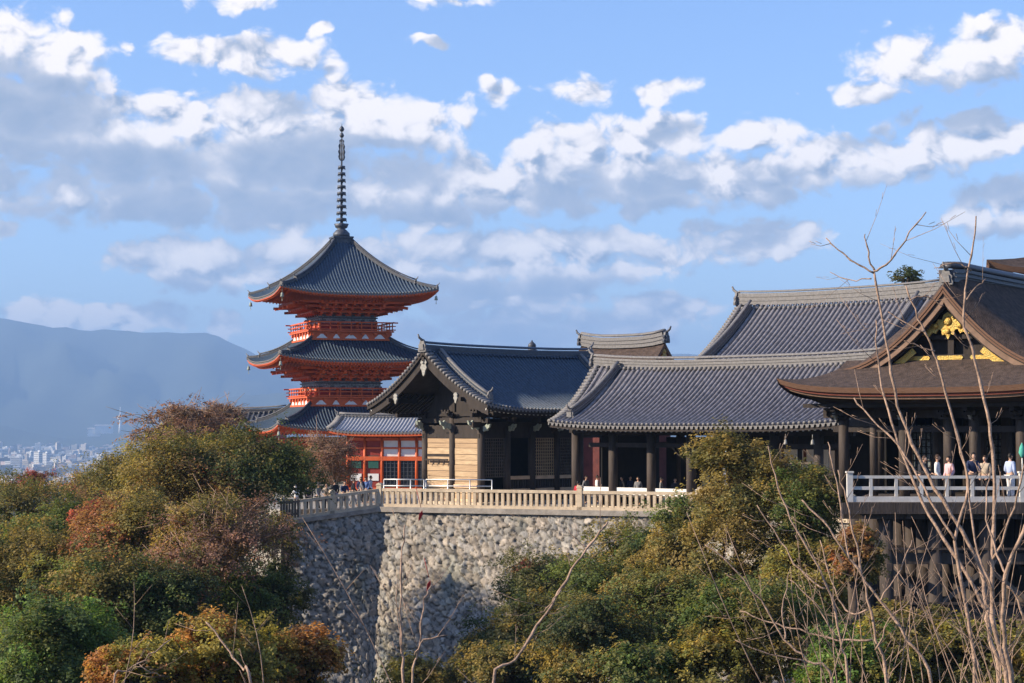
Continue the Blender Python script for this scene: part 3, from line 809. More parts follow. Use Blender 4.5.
# ------------------------------------------------------------------ big tiled hall behind
def build_rear():
    L = 8.2; q = pt(738, 292, 146); RC = (q[0] + .743 * (L + .6), q[1] - .669 * (L + .6), 0)
    t = thing('rear_hall', 'largest grey tiled roof rising behind the long open hall', 'temple hall', RC, R(-42))
    G = gable_roof(t, L, 10.2, 14.1, 7.6, 'tile', .42, .125, c=.42, lift=.4, rl=.15, ridge_h=.9, oni=1.1, rafters=False, ext=.6, ridgem=['tile_edge', 'tile_edge'], dh=.75)
    bargeboards(t, G, (-1, 1), h=.6)
    b = MB(); b.box(0, 0, 4, 11.5, 11, 8); b.prism([(-5.5, 8), (5.5, 8), (2.5, 11), (0, 13.6), (-2.5, 11)], (0, 0, 0), (0, 1, 0), (0, 0, 1), 11.5); b.build('wall', 'dark_wood', t)
    t = thing('rear_side_hall', 'short grey tiled roof between the largest tiled roof and the bark-roofed main hall', 'temple hall', (pt(918, 292, 141)[0], 141, 0), R(-42))
    G = gable_roof(t, 2.6, 5.5, 13.7, 9.6, 'tile', .4, .12, c=.42, lift=.3, rl=.1, ridge_h=.8, oni=.9, rafters=False, descend=False)
    b = MB(); b.box(0, 0, 4.7, 4.6, 7, 9.4); b.build('wall', 'dark_wood', t)
    # small bark roof with a tiled ridge
    t = thing('small_shrine', 'small brown bark-roofed shrine with a pale tiled ridge peeping between the two tiled halls', 'shrine', (8.75, 150, 0), R(-38))
    G = Gable(4.0, 4.2, 11.1, 7.9, .4, .25, .3)
    b = MB()
    for sg in (-1, 1):
        X, V = np.meshgrid(np.linspace(-4.0, 4.0, 12), np.linspace(0, 1, 10), indexing='ij')
        P = G.f(sg)(X, V); b.grid(P, 0, True, flip=sg > 0)
        P2 = P.copy(); P2[..., 2] -= .35; b.grid(P2, 1, True, flip=sg < 0)
        for xe in (0, -1): b.grid(np.stack([P[xe], P2[xe]], 1), 1)
        b.grid(np.stack([P[:, -1], P2[:, -1]], 1), 1)
    b.build('roof', ['bark', 'bark_edge'], t)
    b = MB(); pth = [(x, 0, float(G.z(np.array(x), np.array(0.)))) for x in np.linspace(-4.0, 4.0, 9)]
    ridge_stack(b, pth, .5, .85, 0, 0); b.build('ridge', ['tile_edge', 'tile_edge'], t)
    for sx in (-1, 1):
        b = MB(); onigawara(b, (sx * 4.1, 0, pth[0][2] - .05), (sx, 0, 0), .95); b.build('ridge_end_tile', 'tile_dark', t)
    bargeboards(t, G, (-1, 1), h=.5, m='vermilion_dark', pend='gold')
    b = MB(); b.box(0, 0, 4, 5.4, 5.4, 7.9); b.prism([(-2.7, 7.9), (2.7, 7.9), (0, 10.4)], (0, 0, 0), (0, 1, 0), (0, 0, 1), 5.4); b.build('wall', 'red_dull', t)
    # little pavilion whose roof jewel shows above the gate ridge
    x, y, z = pt(532, 352, 150)
    t = thing('jewel_pavilion', 'hidden pavilion whose small dark roof jewel sticks up above the blue-grey ridge', 'pavilion', (x, y, 0), R(20))
    b = MB(); b.grid(np.array([[(sx * 3.2 * v + 0, sy * 3.2 * v, z - .4 - 2.6 * (v ** .8)) for v in np.linspace(.06, 1, 6)] for sx, sy in ((-1, -1), (1, -1), (1, 1), (-1, 1), (-1, -1))]), 0, False)
    b.build('roof', 'tile_dark', t)
    b = MB(); b.lathe([(.45, z - .6), (.45, z - .25), (.62, z - .2), (.55, z + .1), (.2, z + .25), (.34, z + .45), (.3, z + .62), (.1, z + .8), (.02, z + .95)], n=10); b.build('roof_jewel', 'tile_dark', t)
    b = MB(); b.box(0, 0, (z - 3) / 2, 4, 4, z - 3); b.build('wall', 'dark_wood', t)
build_rear()

# ------------------------------------------------------------------ red hall between pagoda and gate
def build_red():
    t = thing('red_hall', 'low vermilion hall with white panels and dark windows beside the pagoda', 'temple hall', (-8.6, 139.5, 0), R(-10))
    G = gable_roof(t, 4.3, 3.0, 5.5, 4.45, 'tile_pale', .26, .05, c=.2, lift=.28, rl=.1, ridge_h=.2, oni=.5, descend=False, tips=False, under='vermilion')
    y = -2.05
    for i in range(6):
        b = MB(); b.cyl(-3.0 + 1.28 * i, y, 0, 4.3, .11, 10); b.build('column', 'vermilion', t)
    b = MB(); b.box(.2, y, 3.95, 6.6, .14, .22); b.box(.2, y, 3.3, 6.6, .1, .12); b.box(.2, y, 2.55, 6.6, .2, .3); b.box(.2, y, .35, 6.6, .14, .2); b.build('beams', 'vermilion', t)
    for i in range(5):
        x = -2.36 + 1.28 * i
        if i < 2:
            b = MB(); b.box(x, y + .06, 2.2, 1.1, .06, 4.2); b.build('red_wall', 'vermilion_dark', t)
            b = MB(); b.box(x, y, 2.3, .75, .08, .9); b.build('green_window', 'green_window', t)
            b = MB(); b.box(x, y - .01, 1.2, .8, .06, .5); b.build('notice_board', 'plaster', t)
        else:
            b = MB(); b.box(x, y + .05, 3.62, 1.04, .05, .5); b.box(x, y + .05, 2.98, 1.04, .05, .55); b.build('white_panel', 'plaster', t)
            b = MB(); b.box(x, y + .05, 1.45, 1.04, .05, 1.9); b.build('window', 'glass_dark', t)
            b = MB()
            for k in range(6): b.box(x, y, .7 + k * .3, 1.04, .04, .035)
            for k in range(3): b.box(x - .3 + .3 * k, y - .02, 1.45, .035, .04, 1.9)
            b.build('window_bars', 'tile_dark', t)
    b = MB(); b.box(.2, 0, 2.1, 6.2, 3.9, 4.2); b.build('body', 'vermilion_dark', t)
    b = MB(); b.box(.2, 0, .12, 7.4, 5.2, .24); b.build('stone_base', 'fence_stone', t)
    # dark low roof left of the pagoda
    x, y, z = pt(258, 411, 186)
    t = thing('low_storehouse', 'low dark-roofed storehouse just left of the pagoda behind the maples', 'storehouse', (x - 3, y, 0), R(-6))
    G = gable_roof(t, 6, 4, z - .2, z - 2.2, 'tile_dark', .5, .1, ridge_h=.45, rafters=False, descend=False, oni=.6)
    b = MB(); b.box(0, 0, (z - 2.3) / 2, 10.5, 6, z - 2.3); b.build('wall', 'vermilion_dark', t)
build_red()
# ------------------------------------------------------------------ three-storey pagoda
def build_pagoda():
    t = thing('three_storey_pagoda', 'tall vermilion three-storey pagoda with dark tiled roofs and a ringed bronze spire', 'pagoda', (-15.05, 167, -.2), R(19))
    W = 6.55
    def roof(ze, zt, a, W, lift=.58, name='roof'):
        grp = thing(name, None, None) if False else None
        b = MB()
        def zf(H_, V):   # H_: 0 centre..1 hip
            u = 1 - V
            return ze + (zt - ze) * (.42 * u + .58 * u ** 2) + lift * np.clip(H_, 0, 1) ** 3 * V ** 1.6
        def face(k):
            c, s = math.cos(k * math.pi / 2), math.sin(k * math.pi / 2)
            def f(X, V):
                w = a + (W - a) * V
                z = zf(np.abs(X) / w, V); y = -w
                return np.stack([X * c - y * s, X * s + y * c, z], -1)
            return f
        for k in range(4):
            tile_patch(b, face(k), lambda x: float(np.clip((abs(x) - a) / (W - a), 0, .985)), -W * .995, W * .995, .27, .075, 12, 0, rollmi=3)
        # underside boards, two steps, vermilion
        for k in range(4):
            f = face(k)
            for (va, vb, dz, mi) in ((.8, 1.0, -.2, 2), (.45, .86, -.42, 2)):
                T = np.linspace(-1, 1, 15); V = np.linspace(va, vb, 4)
                TT, VV = np.meshgrid(T, V, indexing='ij'); w = a + (W - a) * VV
                P = f(TT * w, VV); P[..., 2] += dz
                if mi == 2 and va < .5:
                    P[..., 2] -= .1
                b.grid(P, 2, False, flip=True)
                E_ = np.stack([P[:, -1], P[:, -1] + np.array([0, 0, -dz - .1 if va > .5 else .24])], 1)
                b.grid(E_, 2, False)
        r = b.build(name, ['tile_blue', 'tile_edge', 'vermilion', 'tile_blue_roll_lit'], t)
        for k in range(4):
            hb = MB(); ang = -3 * math.pi / 4 + k * math.pi / 2
            d = Vector((math.cos(ang), math.sin(ang), 0))
            def hp(v):
                w = (a + (W - a) * v) * math.sqrt(2)
                return tuple(d * w + Vector((0, 0, float(zf(np.array(1.), np.array(v))) + .05)))
            pth = [hp(v) for v in np.linspace(.0, .74, 9)]
            ridge_stack(hb, pth, .26, .26, 0, 0); onigawara(hb, Vector(pth[-1]) + Vector((0, 0, -.1)), d, .5, 1, True)
            pth = [hp(v) for v in np.linspace(.74, .985, 5)]
            ridge_stack(hb, pth, .22, .12, 0, 0); onigawara(hb, Vector(pth[-1]) + Vector((0, 0, -.12)), d, .42, 1, True)
            hb.build('hip_ridge', ['tile_dark', 'tile_edge'], r)
            wb = MB(); e = Vector(hp(.97)) + Vector((0, 0, -.35)); 
            wb.tube([e, e - Vector((0, 0, .35))], .015, 4)
            wb.lathe([(.03, e.z - .35), (.1, e.z - .4), (.13, e.z - .6), (.17, e.z - .72), (.02, e.z - .72)], e.x, e.y, 8)
            wb.tube([e - Vector((0, 0, .72)), e - Vector((0, 0, .95))], .02, 4); wb.box(e.x, e.y, e.z - 1.0, .02, .14, .12)
            wb.build('wind_bell', 'verdigris', t)
        # rafters
        rb = MB()
        for k in range(4):
            f = face(k); n = int(2 * W / .3)
            for i in range(n):
                x = -W + (i + .5) * 2 * W / n
                for (va, vb, dz) in ((.45, .86, -.60), (.8, .985, -.28)):
                    v0 = max(va, (abs(x) - a) / (W - a) + .01)
                    if v0 >= vb - .02: continue
                    p = f(np.array([x, x]), np.array([v0, vb])); p[:, 2] += dz
                    rb.beam(p[0], p[1], .1, .12)
        rb.build('rafters', 'vermilion', t)
        return zf
    def walls(z0, z1, h, painted_from=None):
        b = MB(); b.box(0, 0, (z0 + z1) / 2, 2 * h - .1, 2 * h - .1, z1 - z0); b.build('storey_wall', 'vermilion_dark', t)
        if painted_from:
            b = MB(); b.box(0, 0, (painted_from + z1) / 2, 2 * h + .02, 2 * h + .02, z1 - painted_from)
            b.build('painted_frieze', 'painted', t)
            b = MB()
            for k in range(4):
                c, s = math.cos(k * math.pi / 2), math.sin(k * math.pi / 2)
                for q in np.linspace(-h + .35, h - .35, 6):
                    for zz in (painted_from + .25, z1 - .3):
                        x, y = q, -h - .03
                        b.box(x * c - y * s, x * s + y * c, zz, .3, .3, .14, k * math.pi / 2)
                y = -h - .06
                b.box(-y * s, y * c, painted_from + .5 * (z1 - painted_from), 2 * h + .3, .1, .1, k * math.pi / 2)
            b.build('frieze_blocks', 'tile_dark', t)
    def columns(z0, z1, h, r=.2):
        for k in range(4):
            c, s = math.cos(k * math.pi / 2), math.sin(k * math.pi / 2)
            for q in (-h, -h / 3, h / 3):
                b = MB(); b.cyl(q * c + h * s, q * s - h * c, z0, z1, r, 10); b.build('column', 'vermilion', t)
    def eaves_brackets(z, h, out, dz):
        b = MB()
        for k in range(4):
            c, s = math.cos(k * math.pi / 2), math.sin(k * math.pi / 2)
            def W_(x, y, zz): return Vector((x * c - y * s, x * s + y * c, zz))
            for j in range(4):
                zz = z + dz * (j / 3.6); o = h + out * (j / 3.6) * .8
                b.beam(W_(-o, -o, zz), W_(o, -o, zz), .18, .2)
            for q in (-h, -h / 3, h / 3, h, -h * .66, 0, h * .66):
                main = abs(q) in (h, h / 3)
                for j in range(3):
                    zz = z + dz * (j + .35) / 3.6; rch = out * (j + 1) / 3.6
                    if abs(q) == h:
                        sg = 1 if q > 0 else -1
                        b.beam(W_(q, -h, zz), W_(q + sg * rch, -h - rch, zz + (.1 if j == 2 else 0)), .2, .22)
                    b.beam(W_(q, -h, zz), W_(q, -h - rch, zz), .18, .2)
                    m_ = W_(q, -h - rch + .1, zz + .16)
                    b.beam(W_(q - .42, -h - rch + .1, zz + .1), W_(q + .42, -h - rch + .1, zz + .1), .15, .14)
                    for e in (-.36, 0, .36):
                        p = W_(q + e, -h - rch + .1, zz + .24); b.box(p.x, p.y, p.z, .2, .2, .13, k * math.pi / 2)
                # tail rafters thrusting down and out
                if main: b.beam(W_(q, -h, z + dz * .95), W_(q, -h - out * .98, z + dz * .55), .2, .24)
        b.build('eave_brackets', 'vermilion', t)
        b = MB(); b.box(0, 0, z + dz * .5, 2 * h - .06, 2 * h - .06, dz); b.build('bracket_wall', 'plaster', t)
    def balcony(z, h):
        b = MB(); b.box(0, 0, z + .42, 2 * h, 2 * h, .62); b.box(0, 0, z + .08, 2 * h + .2, 2 * h + .2, .16); b.box(0, 0, z + .78, 2 * h + .5, 2 * h + .5, .12)
        for k in range(4):
            c, s = math.cos(k * math.pi / 2), math.sin(k * math.pi / 2)
            for q in np.linspace(-h + .3, h - .3, 7):
                for zz, w in ((z + .62, .34), (z + .5, .2)):
                    b.box(q * c + (h + .06) * s, q * s - (h + .06) * c, zz, w, .2, .12, k * math.pi / 2)
        b.build('balcony_base', 'vermilion', t)
        b = MB()
        for k in range(4):
            c, s = math.cos(k * math.pi / 2), math.sin(k * math.pi / 2)
            for q, w in ((-h * .72, .5), (-h * .36, .32), (0, .55), (h * .36, .32), (h * .72, .5)):
                b.prism([(-w, .16), (w, .16), (w * .55, .36), (w * .2, .52), (-w * .2, .52), (-w * .55, .36)], (q * c + (h + .02) * s, q * s - (h + .02) * c, z), (c, s, 0), (0, 0, 1), .06)
        b.build('white_infill', 'plaster', t)
        h2 = h + .12; b = MB(); z0 = z + .84
        for k in range(4):
            c, s = math.cos(k * math.pi / 2), math.sin(k * math.pi / 2)
            def W_(x, y, zz): return Vector((x * c - y * s, x * s + y * c, zz))
            for zz, ex, th in ((z0 + .1, .3, .09), (z0 + .42, .3, .08), (z0 + .72, .5, .11)):
                b.beam(W_(-h2 - ex, -h2, zz), W_(h2 + ex, -h2, zz), th, th)
            for q in np.linspace(-h2, h2, 9): b.beam(W_(q, -h2, z0), W_(q, -h2, z0 + .7), .08, .08)
        b.build('balcony_railing', 'vermilion', t)
    # ground storey
    b = MB(); b.box(0, 0, .1, 10, 10, .6); b.build('stone_base', 'fence_stone', t)
    walls(.3, 3.1, 3.45); columns(.3, 3.1, 3.45, .24)
    for k in range(4):
        c, s = math.cos(k * math.pi / 2), math.sin(k * math.pi / 2)
        b = MB(); b.box(3.5 * s, -3.5 * c, 1.5, 1.7, .1, 2.3, k * math.pi / 2); b.build('door', 'vermilion', t)
        for q in (-2.3, 2.3):
            b = MB(); b.box(q * c + 3.47 * s, q * s - 3.47 * c, 1.7, 1.2, .1, 1.2, k * math.pi / 2); b.build('green_window', 'green_window', t)
    eaves_brackets(2.9, 3.45, 2.4, 1.25)
    roof(4.75, 6.9, 3.5, 7.1)
    # second storey
    balcony(6.8, 3.65); walls(6.8, 9.4, 2.85, 8.25); columns(7.5, 8.4, 2.87, .15)
    eaves_brackets(9.1, 2.85, 2.75, 1.15)
    roof(10.6, 12.6, 3.3, 6.95)
    # third storey
    balcony(12.5, 3.55); walls(12.5, 15.0, 2.5, 14.0); columns(13.2, 14.1, 2.52, .14)
    eaves_brackets(14.75, 2.5, 2.95, 1.2)
    roof(16.3, 21.2, .75, 6.9, .6)
    # spire
    s = MB(); Z = 20.8
    s.box(0, 0, Z + .45, 1.5, 1.5, .8); s.box(0, 0, Z + .9, 1.7, 1.7, .14)
    s.lathe([(.72, Z + .97), (.7, Z + 1.25), (.45, Z + 1.5), (.3, Z + 1.6), (.5, Z + 1.72), (.62, Z + 2.0), (.3, Z + 2.0), (.14, Z + 2.1)], n=16)
    s.tube([(0, 0, Z + 1.5), (0, 0, Z + 9.3), (0, 0, Z + 10.0)], [.11, .05, .012], 10)
    sp = s.build('spire', 'bronze', t)
    for k in range(9):
        z = Z + 2.35 + k * .52; r = .43 - .017 * k
        q = MB(); q.lathe([(r * .35, z - .06), (r, z - .1), (r * 1.03, z), (r, z + .1), (r * .35, z + .06)], n=14)
        for a_ in range(6):
            q.box(.99 * r * math.cos(a_ * math.pi / 3), .99 * r * math.sin(a_ * math.pi / 3), z - .13, .05, .05, .12)
        q.build('spire_ring', 'bronze', sp)
    q = MB(); zz = Z + 7.0
    fl = [(.08, 0), (.3, .1), (.42, .35), (.34, .5), (.44, .75), (.32, .95), (.4, 1.2), (.26, 1.4), (.3, 1.65), (.08, 1.75)]
    for a_ in range(4):
        d = Vector((math.cos(a_ * math.pi / 2 + .3), math.sin(a_ * math.pi / 2 + .3), 0))
        q.prism([(x * .8, y) for x, y in fl] + [(.18, 1.5), (.14, 1.2), (.2, .9), (.15, .6), (.2, .3)][0:5], (0, 0, zz), d, (0, 0, 1), .03)
    q.build('water_flame', 'bronze', sp)
    q = MB()
    for z, r in ((Z + 9.05, .2), (Z + 9.55, .22)):
        q.lathe([(.02, z - r), (r * .7, z - r * .7), (r, z), (r * .7, z + r * .7), (.02, z + r * 1.2)], n=10)
    q.build('sacred_jewel', 'bronze', sp)
    for o in [sp] :
        o.scale = (1.06, 1.06, 1.115); o.location.z = -Z * .115 - .1
build_pagoda()
# ------------------------------------------------------------------ bark-roofed main hall with gilded gable
def build_main():
    MX, MY = 20.92, 92.0
    K = .8
    t = thing('main_hall', 'huge dark timber hall with brown bark roof and gilded gable at right edge', 'temple hall', (MX * K, MY * K, CAMZ * (1 - K)), R(-35)); t.scale = (K, K, K)
    zp = 11.62
    def drop(u): u = np.clip(np.abs(u), 0, 5.7) / 5.7; return 4.0 * (1 - (1 - u) ** 1.85)
    def low(q): return 7.7 - 1.05 * (1.35 * q - .35 * q * q)
    X0, XW, YF = 5.55, 7.45, 3.1
    def lift(q, d): return .55 * np.clip(q, 0, 1) ** 2 * np.exp(-np.clip(d, 0, 99) / 1.5)
    def side_z(T, Y):
        q = np.clip((T - X0) / (XW - X0), 0, 1)
        up = zp - drop(T)
        roll = .95 * (1 - (1 - np.clip(Y / 1.8, 0, 1)) ** 2) * (1 - np.clip((T - 3.2) / 2.6, 0, 1))
        base = np.where(T < X0, up, np.minimum(up, low(q)))
        return base + roll + lift(q, Y + YF * q)
    YB = 26.0
    b = MB()
    for sg in (-1, 1):
        T = np.concatenate([np.linspace(0, X0, 16), np.linspace(X0, XW, 7)[1:]])
        S = np.concatenate([np.linspace(0, .1, 10), np.linspace(.1, 1, 10)[1:]])
        TT, SS = np.meshgrid(T, S, indexing='ij')
        y0 = np.where(TT < X0, 0, -YF * (TT - X0) / (XW - X0))
        YY = y0 + (YB - y0) * SS
        Z = side_z(TT, YY)
        b.grid(np.stack([sg * TT, YY, Z], -1), 0, True, flip=(sg > 0))
        # bark edge under the left/right eave
        lo = np.stack([np.full(len(S), sg * XW), YY[-1], Z[-1]], -1); l2 = lo.copy(); l2[:, 2] -= .32; l2[:, 0] -= sg * .12
        l3 = l2.copy(); l3[:, 2] -= .22; l3[:, 0] -= sg * .25
        b.grid(np.stack([lo, l2], 1), 1); b.grid(np.stack([l2, l3], 1), 2)
    # front skirt
    Xn = np.linspace(-1, 1, 41); Q = np.linspace(-.3, 1, 12)
    XX, QQ = np.meshgrid(Xn, Q, indexing='ij')
    w = np.where(QQ < 0, X0, X0 + (XW - X0) * np.clip(QQ, 0, 1)); X = XX * w
    Yf = -YF * QQ
    Z = low(QQ) + lift(QQ, w - np.abs(X))
    P = np.stack([X, Yf, Z], -1)
    b.grid(P, 0, True)
    e0 = P[:, -1]; rows = [e0]
    for dz, dy in ((-.26, .10), (0, .12), (-.14, .03), (0, .12), (-.14, .04)):
        r_ = rows[-1].copy(); r_[:, 2] += dz; r_[:, 1] += dy; r_[:, 0] *= (1 - dy * .8 / XW) if dy else 1; rows.append(r_)
    for i, mi in ((0, 1), (1, 3), (2, 2), (3, 3), (4, 4)):
        b.grid(np.stack([rows[i], rows[i + 1]], 1), mi, True)
    # soffit
    s0 = rows[-1]; s1 = s0.copy(); s1[:, 1] = -.2; s1[:, 2] = 5.6; s1[:, 0] *= .75
    b.grid(np.stack([s0, s1], 1), 3)
    for sg in (-1, 1):
        ys = np.linspace(-YF + .3, YB, 8)
        a_ = np.stack([np.full(8, sg * (XW - .4)), ys, np.full(8, 6.1)], -1); a_[0, 2] += .5
        c_ = np.stack([np.full(8, sg * 5.4), np.clip(ys, -.2, YB), np.full(8, 5.6)], -1)
        b.grid(np.stack([a_, c_], 1), 3)
    b.build('roof', ['bark', 'bark_edge', 'bark_red', 'dark_wood', 'barge_wood'], t)
    # verge: thick bark edge then bargeboards, both following the gable curve
    us = np.concatenate([np.linspace(0, 1, 7), np.linspace(1.4, 6.6, 13)])
    def band(d0, d1, y0, y1, m, name, u0=0.0, u1=5.9):
        for sg in (-1, 1):
            bb = MB(); A = []
            for u in us:
                if u < u0 - 1e-6 or u > u1 + 1e-6: continue
                z = zp - float(drop(u)) - (0.0 if u <= 5.7 else (u - 5.7) * .12)
                # offset along the local normal of the curve
                uu = max(.02, u); sl = (float(drop(min(5.7, uu + .05))) - float(drop(min(5.7, uu) - .02))) / .07
                n = Vector((-sl, -1)).normalized() if u > .01 else Vector((0, -1))
                if u <= .01:
                    p0 = (0, z - d0 * 1.35); p1 = (0, z - d1 * 1.35)
                else:
                    p0 = (max(0, u + n.x * d0), z + n.y * d0); p1 = (max(0, u + n.x * d1), z + n.y * d1)
                A.append([(sg * p0[0], y0, p0[1]), (sg * p0[0], y1, p0[1]), (sg * p1[0], y1, p1[1]), (sg * p1[0], y0, p1[1])])
            bb.grid(np.array(A), 0, False, close=True)
            bb.build(name, m, t)
    band(-.03, .07, -.05, .55, 'bark_edge', 'bark_verge')
    band(.07, .11, 0, .5, 'dark_wood', 'verge_shadow_strip')
    band(.11, .20, -.03, .5, 'bark_edge', 'bark_verge')
    band(.20, .26, .02, .5, 'dark_wood', 'verge_shadow_strip')
    band(.26, .52, .08, .26, 'barge_wood', 'bargeboard')
    band(.52, .62, .26, .34, 'dark_wood', 'inner_bargeboard')
    band(.66, .98, .50, .58, 'gold', 'gilded_board', 2.2, 5.0)
    b = MB(); b.prism([(-5.4, 7.4), (5.4, 7.4), (4.6, 7.95), (2.9, 8.9), (1.2, 10.1), (0, 11.5), (-1.2, 10.1), (-2.9, 8.9), (-4.6, 7.95)], (0, 1.3, 0), (1, 0, 0), (0, 0, 1), .1)
    b.build('gable_wall', 'dark_wood', t)
    # gilded carved pendant cluster, rosettes and beam plates
    b = MB(); y = .6
    G1 = [(0, .45), (.22, .3), (.3, .08), (.5, .1), (.62, -.1), (.9, -.12), (1.0, -.32), (1.3, -.45), (1.35, -.68), (1.1, -.6), (.98, -.75), (.8, -.52), (.62, -.6), (.5, -.38), (.34, -.42), (.3, -.68), (.14, -.62), (0, -.9)]
    G1 = G1 + [(-x, z) for x, z in G1[-2:0:-1]]
    b.prism(G1, (0, y, 9.95), (1, 0, 0), (0, 0, 1), .12)
    for (x, z, r_) in ((0, 9.95, .26), (.62, 9.72, .17), (-.62, 9.72, .17), (0, 9.45, .16)):
        b.tube([(x, y - .05, z), (x, y - .16, z)], [r_, r_ * .6], 8)
    b.build('gilded_pendant', 'gold', t)
    for sg in (-1, 1):
        b = MB(); b.tube([(sg * 2.0, .6, 8.95), (sg * 2.0, .46, 8.95)], [.26, .14], 8)
        b.prism([(-.6, -.1), (-.2, .1), (.2, .12), (.6, -.1), (.2, -.18), (-.2, -.2)], (sg * 2.05, .62, 8.9), (sg * .8, 0, -.6), (0, 0, 1), .08)
        b.build('gilded_rosette', 'gold', t)
    b = MB(); b.box(0, .95, 8.18, 6.4, .3, .3); b.box(0, .95, 9.2, 3.2, .25, .22); b.box(0, 1.0, 8.7, .3, .2, .9); b.build('tie_beam', 'dark_wood', t)
    for x in (-1.7, 0, 1.7):
        b = MB(); b.prism([(-.6, -.1), (.6, -.1), (.68, 0), (.6, .1), (-.6, .1), (-.68, 0)], (x, .77, 8.18), (1, 0, 0), (0, 0, 1), .05); b.build('gilded_plate', 'gold', t)
    # ridge of dark tiles
    b = MB(); pth = [(0, yy, zp + .30 - .25 * (1 - min(1, yy / 1.8)) ** 2 + .12 * (1 - yy / 26) ** 6) for yy in np.linspace(.5, YB, 18)]
    ridge_stack(b, pth, .8, .62, 0, 0); b.build('ridge', ['tile_dark', 'tile_blue'], t)
    b = MB(); onigawara(b, (0, .4, zp + .1), (0, -1, 0), .8); b.build('ridge_end_tile', 'tile_edge', t)
    # posts, beams and inner darkness
    for x in (-5.2, -3.6, -2.0, .3, 1.6, 3.9):
        for y in (-.2, 4.0, 8.0):
            b = MB(); b.cyl(x, y, 1.4, 6.0, .27 if x != -3.6 else .2, 14); b.build('column', 'post_wood', t)
    b = MB()
    for y in (-.2, 4.0):
        b.box(0, y, 5.5, 12.5, .3, .5); b.box(0, y, 4.7, 11.5, .18, .3)
    for x in (-5.2, -2.0, 1.6, 3.9, 6.2): b.box(x, 4, 5.75, .25, 11, .35)
    b.box(0, -1.6, 5.85, 13.4, .2, .2)
    b.build('beams', 'dark_wood', t)
    b = MB()
    for x in (-5.2, -2.0, .3, 1.6, 3.9): bracket_set(b, x, -.3, 5.0, (0, -1, 0), .8, 2)
    bracket_set(b, -5.4, -.2, 5.0, (-1, 0, 0), .8, 2)
    b.build('bracket_sets', 'dark_wood', t)
    for x in (-5.4, -2.0, 1.6):
        b = MB(); bracket_nose(b, (x, -.5, 5.3), (0, -1, 0), .7); b.build('carved_bracket', 'carved_light', t)
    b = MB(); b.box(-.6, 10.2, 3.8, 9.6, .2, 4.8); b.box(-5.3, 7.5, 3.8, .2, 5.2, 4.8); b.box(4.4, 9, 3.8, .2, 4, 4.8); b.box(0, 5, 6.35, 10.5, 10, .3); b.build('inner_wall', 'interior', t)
    for x, y in ((-3.3, 4.4), (-1.0, 8.4)):
        b = MB(); b.box(x, y + .06, 3.6, 1.6, .05, 2.6)
        b.build('screen_backing', 'painted', t)
        b = MB()
        for k in range(7): b.box(x - .75 + .25 * k, y, 3.6, .05, .05, 2.6)
        for k in range(8): b.box(x, y - .04, 2.4 + .35 * k, 1.6, .04, .05)
        b.build('lattice_screen', 'dark_wood', t)
    b = MB(); b.box(1.6, 5.2, 1.25, 9.6, 10, .3); b.build('floor', 'weathered_wood', t)
    # far roof corner peeping over
    x, y, z = pt(1026, 264, 118)
    t2 = thing('upper_bark_roof', 'corner of a higher brown bark roof peeping over the dark ridge at the right edge', 'roof', (x, y, 0), R(-12))
    b = MB(); Xn, V = np.meshgrid(np.linspace(-1, 1, 21), np.linspace(0, 1, 9), indexing='ij')
    wv = .6 + 7 * V; zz = z + 1.6 - 2.4 * (V * 1.4 - .4 * V * V) + .6 * V ** 2 * np.abs(Xn) ** 6
    P = np.stack([Xn * wv + 5.0, -wv * .8, zz], -1); b.grid(P, 0, True)
    Q = P[:, -1].copy(); Q2 = Q.copy(); Q2[:, 2] -= .3; Q2[:, 1] += .15; b.grid(np.stack([Q, Q2], 1), 1)
    Q3 = Q2.copy(); Q3[:, 1] += 3; Q3[:, 2] -= .2; Q3[:, 0] = 5 + (Q3[:, 0] - 5) * .7; b.grid(np.stack([Q2, Q3], 1), 2)
    P3 = np.stack([-wv + 5.0, Xn * wv * .8, zz], -1); b.grid(P3, 0, True, flip=True)
    Q = P3[:, -1].copy(); Q2 = Q.copy(); Q2[:, 2] -= .3; Q2[:, 0] += .15; b.grid(np.stack([Q, Q2], 1), 1)
    b.build('roof', ['bark', 'bark_edge', 'bark_red'], t2)
    b = MB(); b.box(6, 1, (z - 1) / 2, 7, 7, z - 1); b.build('wall', 'dark_wood', t2)

